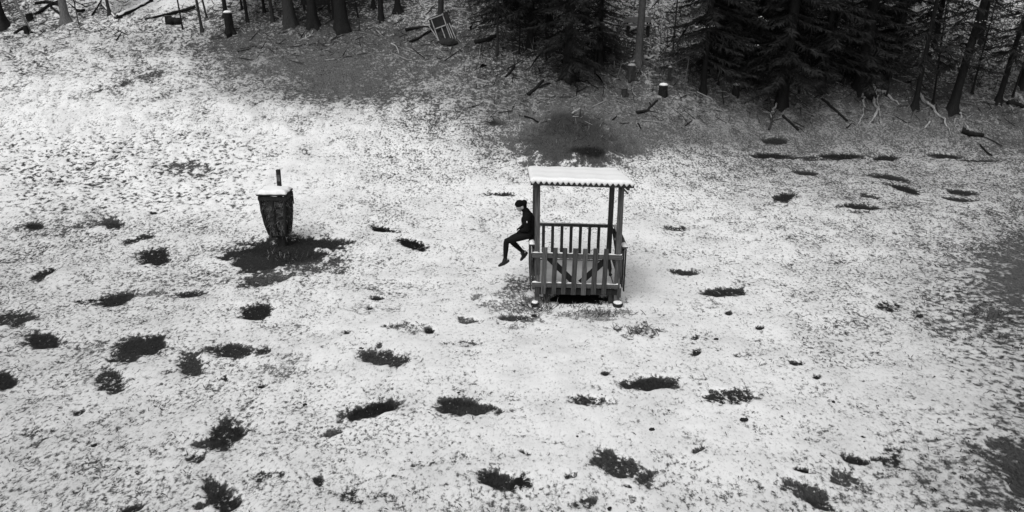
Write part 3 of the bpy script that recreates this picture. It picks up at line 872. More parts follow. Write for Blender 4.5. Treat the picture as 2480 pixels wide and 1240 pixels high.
# ------------------------------------------------------------------ stumps, logs, branches
def stump(px, py, w, hpx, label, cap=True, mat="bark", flare=.8, seed=0, capmat="snow"):
    p = spot(px, py)
    s = px_size(p)
    r, h = w * s / 2, hpx * s * 1.03
    rt = thing("tree_stump", label, "stump", tuple(p))
    rd = random.Random(seed)
    v, f = [], []
    n = 14
    zs = [-.3, -.1, 0, .05, .12, .22, h * .6, h]
    zs = sorted(z for z in zs if z <= h)
    ph = rd.uniform(0, 6)
    for z in zs:
        fl = flare * math.exp(-max(z, 0) / .12)
        for j in range(n):
            a = 2 * math.pi * j / n
            q = r * (1 + fl * (.4 + .5 * math.cos(4 * a + ph)) + rd.uniform(-.05, .05))
            v.append((math.cos(a) * q, math.sin(a) * q, z + (.02 * math.sin(a + ph) if z == h else 0)))
    for i in range(len(zs) - 1):
        for j in range(n):
            a, b = i * n + j, i * n + (j + 1) % n
            f.append((a, b, b + n, a + n))
    f.append(tuple((len(zs) - 1) * n + j for j in range(n)))
    mesh_object("trunk_base", v, f, M[mat], rt, False)
    mb = MB()
    if cap:
        mb.dome(0, 0, h + .012, r * 1.02, r * 1.02, .05 + .25 * r, 16, 5, .05)
        mesh_object("snow_cap", mb.v, mb.f, M[capmat], rt, True)
    else:
        mb.dome(0, 0, h + .012, r * .9, r * .9, .012, 14, 2, .02)
        mesh_object("cut_face", mb.v, mb.f, M["grey_wood"], rt, True)
    return rt

stump(558, 80, 20, 44, "tall stump with flared foot and round snow cap in the top left grass", seed=1)
stump(1605, 233, 21, 24, "squat dark stump with a bright snow lid below the grey trunk", flare=.25, seed=2)
stump(1528, 192, 19, 30, "ragged stump with snow rim right under the tall grey trunk", seed=3, mat="mid_bark", flare=1.2, capmat="hoar")
stump(1512, 233, 13, 17, "small plain brown stump left of the squat stump with bright lid", cap=False, seed=4, mat="mid_bark")
stump(1621, 192, 9, 26, "thin upright stump with a crooked snow cap behind the squat stump", seed=5, mat="mid_bark", flare=.5, capmat="hoar")
stump(1781, 228, 16, 20, "dark stump half hidden under the black spruces with a grey snow rim", seed=6, flare=.6, capmat="hoar")
stump(65, 80, 10, 16, "short dark stump at the foot of the leaning pole", cap=False, seed=7, flare=.4)
stump(73, 48, 16, 14, "square cut black stump upslope of the leaning pole", cap=False, seed=8, flare=.1)
stump(410, 56, 17, 15, "low black stump with a chunk of log against it", cap=False, seed=9, flare=.2)

def branch(name, pts, r0, r1, label, mat="bark", lift=0.0, snow=False, cat=None, sub=()):
    q = [spot(*a) for a in pts]
    o = q[0].copy()
    rt = thing(name, label, cat or ("log" if "log" in name else "branch"), tuple(o))
    out, rad = [], []
    K = 5
    for i in range(len(q) - 1):
        for k in range(K):
            s = (i + k / K) / (len(q) - 1)
            m = q[i].lerp(q[i + 1], k / K)
            m.z = float(terrain(m.x, m.y)) + max(r0 * .7, .015) + lift * s
            m += Vector((random.uniform(-1, 1), random.uniform(-1, 1), random.uniform(-.5, .5))) * r0 * .35
            out.append(m)
            rad.append(r0 + (r1 - r0) * s)
    e = q[-1] + Vector((0, 0, r1 + lift))
    out.append(e)
    rad.append(r1)
    mb = MB()
    mb.tube(out, rad, 9, .08)
    mb.build("stem", M[mat], rt, smooth=True)
    for k in range(sub and sub[0] or 0):
        i = random.randrange(2, len(out) - 1)
        a = random.uniform(-1, 1)
        d = (out[i] - out[i - 1]).normalized()
        d.rotate(Matrix.Rotation(random.choice((-1, 1)) * random.uniform(.5, 1), 3, 'Z'))
        L = random.uniform(.5, 1) * sub[1]
        mb = MB()
        mb.tube([out[i], out[i] + d * L * .5 + Vector((0, 0, .06)), out[i] + d * L + Vector((0, 0, .03))], [r1 * .8, r1 * .55, r1 * .25], 5)
        mb.build("side_twig", M[mat], rt, smooth=True)
    if snow:
        mb = MB()
        mb.tube([p + Vector((0, 0, a * .62)) for p, a in zip(out[:-1], rad)], [a * .8 for a in rad[:-1]], 8, .12)
        mb.build("snow_strip", M["snow"], rt, smooth=True)
    return rt

branch("fallen_log", [(286, 46), (330, 24), (370, 4)], .09, .07, "snow topped log running up the slope left of the bright clearing", "bark", snow=True)
branch("fallen_log", [(352, 50), (410, 36), (474, 20)], .05, .06, "long thin dark log across the bright snow clearing above the low stump", "bark")
branch("fallen_branch", [(84, 10), (112, 9), (140, 17), (152, 26)], .05, .07, "arched dark branch reaching the pale grey trunk", "bark", .15)
branch("fallen_branch", [(84, 36), (104, 26), (121, 17), (138, 30), (152, 44)], .05, .05, "bent black branch lying left of the pale grey trunk", "bark", 0, sub=(3, .8))
branch("fallen_branch", [(222, 40), (236, 26), (248, 12)], .035, .03, "one of two crossed sticks left of the slim young spruce", "bark", .15)
branch("fallen_branch", [(246, 12), (262, 28), (284, 48)], .05, .04, "thicker snowy stick slanting down to the foot of the slim spruce", "mid_bark", 0, snow=True)
branch("fallen_branch", [(205, 26), (190, 36), (178, 30)], .05, .03, "dark curled branch right behind the pale grey trunk", "bark", .2, sub=(3, .7))
branch("fallen_branch", [(36, 84), (56, 70)], .06, .05, "short black stick below the leaning pole", "bark")
branch("fallen_branch", [(74, 80), (80, 81)], .04, .03, "tiny dark chip of wood beside the short stump", "bark")
branch("fallen_log", [(418, 58), (440, 60)], .16, .13, "short black chunk of log lying against the low stump", "bark")
branch("fallen_branch", [(675, 83), (690, 80), (706, 77)], .03, .025, "dark curved stick at the foot of the first thick trunk", "bark")
branch("fallen_branch", [(722, 102), (750, 90), (757, 77)], .035, .03, "pale forked branch below the trunk with the board", "pale_wood", sub=(2, .4))
branch("fallen_branch", [(948, 106), (960, 114), (966, 131)], .03, .02, "pale curved stick in the grey grass left of the rack", "pale_wood")
branch("fallen_branch", [(902, 84), (914, 88), (925, 95)], .03, .02, "thin grey stick in the grass below the lone black trunk", "mid_bark")
branch("fallen_branch", [(992, 104), (1018, 92), (1046, 76)], .05, .04, "dark branch slanting up to the tipped rack", "bark", sub=(3, .6))
branch("fallen_branch", [(982, 74), (1010, 70), (1045, 68)], .06, .05, "straight dark branch lying level left of the rack", "bark")
branch("fallen_branch", [(1150, 68), (1172, 55), (1192, 44)], .03, .02, "thin dark stick at the edge of the spruces right of the rack", "bark")
branch("fallen_log", [(1150, 106), (1180, 100), (1204, 90)], .09, .07, "dark mossy log at the foot of the slim edge spruce", "bark")
branch("fallen_branch", [(1224, 190), (1234, 178), (1246, 162)], .05, .04, "bent dark branch on the bank below the slim edge spruce", "bark")
branch("fallen_branch", [(1280, 232), (1300, 214), (1316, 198)], .07, .05, "thick dark branch lying beside the roots of the big black spruce", "bark")
branch("fallen_branch", [(1386, 276), (1405, 265)], .035, .03, "short pale stick on the grass hump", "pale_wood")
branch("fallen_branch", [(1270, 283), (1288, 288), (1304, 297)], .03, .025, "straight dark stick left of the grass hump", "bark")
branch("fallen_branch", [(1542, 276), (1568, 270), (1592, 246)], .06, .04, "dark forked branch on the bank below the squat stump", "bark", sub=(3, .6))
branch("fallen_branch", [(1484, 292), (1496, 280)], .03, .02, "small dark twig below the small plain stump", "bark")
branch("fallen_branch", [(1545, 300), (1552, 312)], .03, .02, "dark twig right of the grass hump", "bark")
branch("fallen_log", [(2326, 320), (2348, 330), (2378, 332)], .12, .07, "black log on the grass below the leaning spruce", "bark")
branch("fallen_branch", [(2378, 332), (2405, 342), (2428, 356)], .03, .02, "thin pale branch beyond the black log", "mid_bark")
branch("fallen_branch", [(2374, 352), (2402, 378)], .03, .03, "straight black stick below the black log", "bark")
branch("fallen_branch", [(1862, 316), (1870, 290), (1866, 262)], .04, .03, "crooked grey branch below the broad black spruce", "mid_bark", sub=(3, .5))
branch("fallen_branch", [(1895, 282), (1920, 304), (1934, 318)], .05, .03, "dark branch sliding down the bank by the broad black spruce", "bark", sub=(2, .5))
branch("fallen_branch", [(1990, 242), (2022, 268), (2052, 296)], .06, .04, "long dark branch down the bank left of the bare forked roots", "bark")
branch("fallen_branch", [(2050, 312), (2064, 300), (2074, 308)], .03, .02, "little bent stick at the foot of the bank left of the forked roots", "bark")
branch("fallen_branch", [(2240, 312), (2252, 296)], .03, .03, "pale stick between the two long pale roots", "pale_wood")
branch("fallen_branch", [(2440, 252), (2462, 256), (2478, 262)], .09, .07, "black branch on the snow patch at the right edge", "bark")

def leaning_pole():
    p = spot(73, 76)
    rt = thing("leaning_pole", "thin pale pole leaning in the top left corner over the short stump", "pole", tuple(p))
    s = px_size(p)
    mb = MB()
    pts = [p + Vector((-44 * s * t, .5 * t, 84 * s * t)) for t in (0, .2, .45, .7, 1, 1.5, 2)]
    mb.tube(pts, [.045, .045, .042, .04, .038, .03, .02], 8, .06)
    mb.build("shaft", M["lit_bark"], rt, smooth=True)
    mb = MB()
    mb.tube([pts[1], pts[1] + Vector((.1, -.05, .14))], [.015, .006], 5)
    mb.build("twig", M["lit_bark"], rt, smooth=True)
leaning_pole()

# ------------------------------------------------------------------ board behind the thick trunk, bench behind the grey trunk, tipped rack
def hanging_board():
    p = spot(768, 30)
    s = px_size(p)
    rt = thing("board_hide", "black plank board on two posts behind the thick dark trunks", "board", tuple(p))
    w = 70 * s
    z0 = 17 * s
    mb = MB()
    for i in range(4):
        mb.box(p.x - w * .52, p.x + w * .48, p.y - .02, p.y + .02, p.z + z0 + i * .2, p.z + z0 + .195 + i * .2, .004)
    mb.build("planks", M["dark_wood"], rt, bevel=.006)
    for sx in (-.44, .42):
        mb = MB()
        mb.box(p.x + w * sx - .04, p.x + w * sx + .04, p.y + .022, p.y + .10, p.z - .4, p.z + z0 + .95)
        mb.build("post", M["dark_wood"], rt, bevel=.006)
hanging_board()

def bench():
    p = spot(1543, 78)
    s = px_size(p)
    rt = thing("plank_bench", "grey plank bench half hidden behind the tall grey trunk", "bench", tuple(p))
    w = 64 * s
    for i, (dz, hh) in enumerate(((.36, .22), )):
        mb = MB()
        mb.box(p.x - w / 2, p.x + w / 2, p.y - .02, p.y + .02, p.z + dz, p.z + dz + hh, .01)
        mb.build("backrest", M["bench"], rt, bevel=.01)
    mb = MB()
    mb.box(p.x - w / 2, p.x + w / 2, p.y - .36, p.y - .03, p.z + .26, p.z + .31, .008)
    mb.build("seat", M["grey_wood"], rt, bevel=.01)
    for sx in (-.38, .38):
        mb = MB()
        mb.box(p.x + w * sx - .05, p.x + w * sx + .05, p.y - .30, p.y - .06, p.z - .3, p.z + .258)
        mb.build("leg", M["dark_wood"], rt, bevel=.006)
        mb = MB()
        mb.box(p.x + w * sx - .03, p.x + w * sx + .03, p.y + .022, p.y + .07, p.z - .3, p.z + .56)
        mb.build("back_post", M["dark_wood"], rt, bevel=.006)
bench()

def rack():
    p = spot(1082, 103)
    s = px_size(p)
    rt = thing("hay_rack", "tipped dark wooden rack with pale frame leaning on the grey trunk", "hay rack", tuple(p))
    k = 66 * s            # its height
    rot = math.radians(19)
    def P(u, v, w=0):     # u right, v up, both in heights; w away from the viewer
        x, z = u * k, v * k
        return (p.x + x * math.cos(rot) - z * math.sin(rot), p.y + w + v * .12, p.z + x * math.sin(rot) + z * math.cos(rot))
    def board(name, a, b, wd, th, mat, w=0):
        mb = MB()
        mb.bar(P(*a, w), P(*b, w), wd, th, up=(0, 1, 0))
        mb.build(name, M[mat], rt, bevel=.004)
    mb = MB()             # the dark box behind the bars
    q = [P(u, v, w) for w in (.06, .42) for (u, v) in ((-.36, .5), (.36, .5), (.36, 1.0), (-.36, 1.0))]
    mb.add(q, [(0, 1, 2, 3), (7, 6, 5, 4), (0, 4, 5, 1), (1, 5, 6, 2), (2, 6, 7, 3), (3, 7, 4, 0)])
    mb.build("box", M["dark_wood"], rt, bevel=.01)
    mb = MB()
    q = [P(u, v, w) for w in (.10, .36) for (u, v) in ((-.24, .02), (.30, .02), (.33, .49), (-.33, .49))]
    mb.add(q, [(0, 1, 2, 3), (7, 6, 5, 4), (0, 4, 5, 1), (1, 5, 6, 2), (2, 6, 7, 3), (3, 7, 4, 0)])
    mb.build("hopper", M["hay"], rt, bevel=.01)
    for (a, b) in (((-.26, 0), (-.26, .96)), ((.19, .04), (.19, .99)), ((.0, .05), (.0, .56)), ((-.2, -.04), (-.42, .78)), ((.36, .02), (.32, .60)), ((.27, .05), (.24, .6))):
        board("upright", a, b, .035, .04, "pale_wood")
    for (a, b) in (((-.32, .955), (.23, .955)), ((-.22, .58), (.20, .58)), ((-.18, .03), (.26, .03))):
        board("crossbar", a, b, .04, .035, "pale_wood", -.04)
    mb = MB()
    q = P(.02, 0)
    mb.dome(q[0] + .02, q[1] - .05, p.z - .10, .40, .24, .24, 16, 6, .2)
    mb.build("trampled_hay", M["dark_wood"], rt, smooth=True)
rack()

# ------------------------------------------------------------------ the raised wooden hut
def hut():
    X0, X1, Y0, Y1 = .53, 2.25, 13.62, 15.15
    rt = thing("wooden_hut", "raised open wooden hut with picket railings and snow covered corrugated roof", "hut", ((X0 + X1) / 2, (Y0 + Y1) / 2, 0))
    def sag(x):            # everything has settled a little towards the right
        return -.03 * (x - X0)
    def part(name, mb, mat, bevel=.005, parent=None, smooth=False):
        v = [(x, y, z + sag(x) * min(1, max(0, z / .5))) for (x, y, z) in mb.v]
        mb.v = v
        return mb.build(name, M[mat], parent or rt, origin=tuple(rt.location), bevel=bevel, smooth=smooth)
    # corner posts
    def post(x, y, top, mat, lean=0.0, w=.105):
        mb = MB()
        h = w / 2
        mb.add([(x + dx * h + (lean if z else 0), y + dy * h, z if z else .03) for z in (0, top) for dx in (-1, 1) for dy in (-1, 1)],
               [(0, 1, 3, 2), (4, 6, 7, 5), (0, 4, 5, 1), (2, 3, 7, 6), (0, 2, 6, 4), (1, 5, 7, 3)])
        return part("post", mb, mat)
    post(X0, Y0, 2.61, "post", -.02)
    post(X1 - .04, Y0, 2.60, "post", -.03)
    post(X0 - .015, Y1, 2.43, "wood")
    post(X1 - .03, Y1, 2.43, "wood")
    # short scarf pieces on the front posts
    for x, a, b in ((X0, .71, 1.09), (X1 - .02, .70, 1.10)):
        mb = MB(); mb.box(x - .03, x + .055, Y0 - .078, Y0 - .056, a, b); part("patch_board", mb, "wood")
    for x in (X0, X1 - .01):
        mb = MB(); mb.box(x - .03, x + .05, Y0 - .078, Y0 - .056, .20, .44); part("patch_board", mb, "wood")
    # foundation blocks with a lid of snow
    for x, r in ((X0 - .045, .088), (X1 - .02, .112)):
        mb = MB()
        n = 18
        yb = Y0 - .10
        prof = [(r * .72, -.08), (r * .9, .0), (r, .05), (r, .075), (r * .93, .085)]
        for (q, z) in prof:
            for j in range(n):
                a = 2 * math.pi * j / n
                mb.v.append((x + math.cos(a) * q, yb + math.sin(a) * q, z))
        for i in range(len(prof) - 1):
            for j in range(n):
                a, b = i * n + j, i * n + (j + 1) % n
                mb.f.append((a, b, b + n, a + n))
        mb.f.append(tuple((len(prof) - 1) * n + j for j in range(n)))
        st = part("foundation_stone", mb, "stone", 0, None, True)
        mb = MB(); mb.dome(x, yb, .087, r * .86, r * .86, .03, 16, 4, .04)
        part("snow_lid", mb, "snow", 0, st, True).location = (0, 0, 0)
    for x in (X0 + .005, X1 - .03):
        mb = MB()
        for j in range(1):
            mb.dome(x, Y1 + .02, .0, .12, .12, .07, 12, 4, .05)
        part("rear_foundation_stone", mb, "stone", 0, None, True)
    # short inner legs
    for x in (X0 + .13, X1 - .20):
        mb = MB(); mb.box(x, x + .115, Y0 + .03, Y0 + .12, -.03, .245); part("short_leg", mb, "wood")
        mb = MB(); mb.box(x, x + .115, Y1 - .14, Y1 - .05, -.03, .245); part("short_leg", mb, "wood")
    # deck frame and boards
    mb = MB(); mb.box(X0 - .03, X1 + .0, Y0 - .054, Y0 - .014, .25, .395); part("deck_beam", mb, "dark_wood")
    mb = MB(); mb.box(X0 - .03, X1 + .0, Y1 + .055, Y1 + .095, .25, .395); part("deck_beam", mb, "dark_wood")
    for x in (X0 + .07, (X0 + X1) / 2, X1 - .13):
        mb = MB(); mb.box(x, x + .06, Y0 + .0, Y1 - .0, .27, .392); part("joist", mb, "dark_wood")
    mb = MB()
    nb = 11
    for i in range(nb):
        y = Y0 + .06 + i * (Y1 - Y0 - .1) / nb
        mb.box(X0 + .06, X1 - .10, y, y + (Y1 - Y0 - .1) / nb - .008, .396, .424)
    part("deck_boards", mb, "wood")
    # snow lying on the deck
    gx, gy = 40, 34
    mb = MB()
    for j in range(gy + 1):
        for i in range(gx + 1):
            u, v = i / gx, j / gy
            e = min(1, 9 * min(u, 1 - u)) ** .5 * min(1, 9 * min(v, 1 - v)) ** .5
            mb.v.append((X0 + .055 + u * (X1 - X0 - .155), Y0 + .055 + v * (Y1 - Y0 - .11), .422 + .05 * e + random.uniform(0, .008) * e))
    for j in range(gy):
        for i in range(gx):
            a = j * (gx + 1) + i
            mb.f.append((a, a + 1, a + gx + 2, a + gx + 1))
    part("deck_snow", mb, "trodden", 0, None, True)
    # front railing: two rails, a V of braces behind, seven pickets
    yr = Y0 - .054
    mb = MB(); mb.box(X0 - .115, X1 + .015, yr - .030, yr - .004, 1.088, 1.196); tr = part("top_rail", mb, "rail")
    mb = MB(); mb.box(X0 - .115, X1 - .03, yr - .042, yr - .004, .435, .535); br = part("bottom_rail", mb, "rail")
    for x0, x1, z, y0, y1 in ((X0 - .11, X1 + .01, 1.198, yr - .029, yr - .005), (X0 - .11, X1 - .04, .537, yr - .04, yr - .006)):
        mb = MB()
        n = 50
        for i in range(n + 1):
            x = x0 + (x1 - x0) * i / n
            hgt = max(.0, .012 + .010 * math.sin(i * .9) + random.uniform(-.008, .008))
            mb.v += [(x, y0, z), (x, (y0 + y1) / 2, z + hgt), (x, y1, z)]
        for i in range(n):
            a = i * 3
            mb.f += [(a, a + 3, a + 4, a + 1), (a + 1, a + 4, a + 5, a + 2)]
        part("rail_snow", mb, "snow", 0, None, True)
    xc = (X0 + X1) / 2 - .02
    for a, b in (((X0 + .17, 1.13), (xc - .06, .52)), ((X1 - .22, 1.15), (xc + .06, .53))):
        mb = MB(); mb.bar((a[0], yr + .03, a[1]), (b[0], yr + .03, b[1]), .125, .022, up=(0, 1, 0))
        part("brace", mb, "dark_wood")
    tops = [1320, 1344.7, 1368, 1393.4, 1417.3, 1442.7, 1468]
    bots = [1317, 1342.5, 1366.5, 1391, 1416, 1440.5, 1466]
    sc = 1.257 / (1468 - 1320)
    for i in range(7):
        xt = .678 + (tops[i] - 1320) * sc
        xb = .678 + (bots[i] - 1320) * sc
        w = .05 + random.uniform(-.003, .004)
        zt = 1.335 + random.uniform(-.012, .008)
        zb = .285 + random.uniform(-.012, .008)
        mb = MB()
        y0, y1 = yr - .068, yr - .044
        mb.add([(xx + s * w, y, zz) for (xx, zz) in ((xb, zb), (xt, zt)) for s in (-1, 1) for y in (y0, y1)],
               [(0, 1, 3, 2), (4, 6, 7, 5), (0, 4, 5, 1), (2, 3, 7, 6), (0, 2, 6, 4), (1, 5, 7, 3)])
        part("picket", mb, "wood" if i not in (4, 0) else "post")
    # back railing: rail on top, seven pickets
    mb = MB(); mb.box(X0 + .04, X1 - .085, Y1 - .03, Y1 + .03, 1.235, 1.305); part("top_rail", mb, "wood")
    mb = MB(); mb.box(X0 + .04, X1 - .085, Y1 - .0, Y1 + .03, .48, .55); part("bottom_rail", mb, "wood")
    mb = MB()
    n = 50
    for i in range(n + 1):
        x = X0 + .06 + (X1 - .16 - X0) * i / n
        mb.v += [(x, Y1 - .026, 1.3065), (x, Y1, 1.3065 + max(.002, .012 + random.uniform(-.012, .012))), (x, Y1 + .026, 1.3065)]
    for i in range(n):
        a = i * 3
        mb.f += [(a, a + 3, a + 4, a + 1), (a + 1, a + 4, a + 5, a + 2)]
    part("rail_snow", mb, "snow", 0, None, True)
    for i in range(7):
        x = .715 + i * .209
        mb = MB(); mb.box(x - .034, x + .034, Y1 - .026, Y1 - .004, .45, 1.233, .003); part("picket", mb, "wood")
    # side railings: pickets nailed outside, rail inside, cap of snow
    for side, xs in ((-1, X0 - .115), (1, X1 + .085)):
        top = 1.295
        mb = MB(); mb.box(xs - .004 - .03 * side - .02, xs - .03 * side + .024, Y0 + .08, Y1 - .06, 1.12, 1.225); part("top_rail", mb, "rail")
        mb = MB(); mb.box(xs - .004 - .03 * side - .02, xs - .03 * side + .024, Y0 + .08, Y1 - .06, .47, .56); part("bottom_rail", mb, "rail")
        for i in range(7):
            y = Y0 + .05 + i * .235
            mb = MB(); mb.box(xs + (.012 if side > 0 else -.034), xs + (.034 if side > 0 else -.012), y - .045, y + .045, .31 + random.uniform(-.01, .01), top + random.uniform(-.012, .008))
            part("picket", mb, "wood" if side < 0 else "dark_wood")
        for y, wd in ((Y0 + .02, .0), (Y1 - .05, .0)):
            mb = MB(); mb.box(min(xs, xs - side * .085), max(xs, xs - side * .085), y + .03, y + .08, 1.13, 1.21); part("rail_block", mb, "wood")
            mb = MB(); mb.box(min(xs, xs - side * .085), max(xs, xs - side * .085), y + .03, y + .08, .48, .55); part("rail_block", mb, "wood")
        # a flat board along the top, where one can sit
        mb = MB(); mb.box(xs - .06, xs + .06, Y0 + .03, Y1 - .07, top + .011, top + .036); part("cap_board", mb, "wood")
        for (ya, yb) in ((Y0 + .04, Y0 + .24), (Y0 + .82, Y1 - .10)):
            mb = MB()
            n = 12
            k = len(mb.v)
            for i in range(n + 1):
                y = ya + (yb - ya) * i / n
                e = min(1, 6 * min(i / n, 1 - i / n)) ** .5
                for q, hh in ((-.055, 0), (-.035, .03), (0, .04), (.035, .03), (.055, 0)):
                    mb.v.append((xs + q, y, top + .037 + (hh + random.uniform(0, .008) * (hh > 0)) * e))
            for i in range(n):
                for j in range(4):
                    a = k + i * 5 + j
                    mb.f.append((a, a + 1, a + 6, a + 5))
            part("cap_snow", mb, "snow", 0, None, True)
    # diagonal brace on the right and a bent iron rod beside it
    mb = MB(); mb.bar((X1 + .0, Y1 - .06, 1.33), (X1 + .01, Y0 + .75, .95), .03, .05); part("side_brace", mb, "wood")
    mb = MB(); mb.tube([(X1 - .12, Y0 + .6, .44), (X1 - .10, Y0 + .6, .62), (X1 - .12, Y0 + .62, .75), (X1 - .17, Y0 + .64, .92)], [.02, .024, .02, .012], 7, .1); part("hanging_strap", mb, "dark_wood", 0)
    # roof frame
    mb = MB(); mb.box(X0 - .12, X1 + .12, Y0 + .055, Y0 + .105, 2.60, 2.66); part("roof_beam", mb, "dark_wood")
    mb = MB(); mb.box(X0 - .12, X1 + .12, Y1 - .105, Y1 - .055, 2.30, 2.43); part("roof_beam", mb, "wood")
    zf, zb, yf, yb = 2.765, 2.47, 13.24, 15.42
    def rz(y): return zf + (zb - zf) * (y - yf) / (yb - yf)
    for x in (X0 - .07, X1 + .03):
        mb = MB()
        mb.bar((x, yf + .12, rz(yf + .12) - .075), (x, yb - .1, rz(yb - .1) - .075), .05, .09)
        part("rafter", mb, "wood")
    for x, s in ((X0 + .0, 1), (X1 - .04, 1)):
        mb = MB(); mb.box(x - .05, x + .05, Y0 - .05, Y0 + .052, 2.612, 2.66); part("post_head", mb, "post")
    mb = MB(); mb.bar((X1 - .10, Y0 - .03, 2.66), (X1 + .06, Y0 - .03, 2.50), .03, .06, up=(0, 1, 0)); part("knee_brace", mb, "post")
    mb = MB(); mb.box(.36, 2.37, yf + .02, yf + .05, rz(yf) - .062, rz(yf) - .002); part("eaves_batten", mb, "sheet")
    # corrugated sheet
    x0, x1 = .345, 2.385
    waves = 19
    mb = MB()
    nx, ny = waves * 8, 8
    th = .006
    for lay in (0, 1):
        for j in range(ny + 1):
            y = yf + (yb - yf) * j / ny
            for i in range(nx + 1):
                x = x0 + (x1 - x0) * i / nx
                mb.v.append((x, y, rz(y) + .027 * math.cos(2 * math.pi * waves * i / nx) + (th if lay else 0) - .012))
    W = nx + 1
    L = W * (ny + 1)
    for j in range(ny):
        for i in range(nx):
            a = j * W + i
            mb.f.append((a, a + W, a + W + 1, a + 1))
            mb.f.append((L + a, L + a + 1, L + a + W + 1, L + a + W))
    for i in range(nx):
        mb.f.append((i, i + 1, L + i + 1, L + i))
        a = ny * W + i
        mb.f.append((a + 1, a, L + a, L + a + 1))
    for j in range(ny):
        a = j * W
        mb.f.append((a + W, a, L + a, L + a + W))
        a = j * W + nx
        mb.f.append((a, a + W, L + a + W, L + a))
    sheet = part("corrugated_roof", mb, "sheet", 0, None, True)
    # snow blanket on the sheet, filling its valleys
    mb = MB()
    ny = 40
    yb2 = yb + .01
    for lay in (0, 1):
        for j in range(ny + 1):
            v = j / ny
            y = yf + .004 + (yb2 - yf) * v
            for i in range(nx + 1):
                u = i / nx
                x = x0 + .004 + (x1 - x0 - .008) * u
                # the right rear corner has slipped a little
                x = min(x, x1 - .11 * v ** 1.5)
                base = rz(y) + .027 * math.cos(2 * math.pi * waves * i / nx) - .003
                if lay:
                    e = min(1, 30 * min(v + .004, .4 * (1 - v))) ** .5 * min(1, 30 * min(u + .005, 1 - u)) ** .5
                    base = max(base + .002, rz(y) + .026 + .07 * e + .008 * math.sin(v * 19 + u * 3) * e + .006 * math.sin(u * 23))
                mb.v.append((x, y, base))
    L = W * (ny + 1)
    for j in range(ny):
        for i in range(nx):
            a = j * W + i
            mb.f.append((a, a + W, a + W + 1, a + 1))
            mb.f.append((L + a, L + a + 1, L + a + W + 1, L + a + W))
    for i in range(nx):
        mb.f.append((i, i + 1, L + i + 1, L + i))
        a = ny * W + i
        mb.f.append((a + 1, a, L + a, L + a + 1))
    for j in range(ny):
        a = j * W
        mb.f.append((a + W, a, L + a, L + a + W))
        a = j * W + nx
        mb.f.append((a, a + W, L + a + W, L + a))
    part("roof_snow", mb, "snow", 0, None, True)
    return rt
hut()

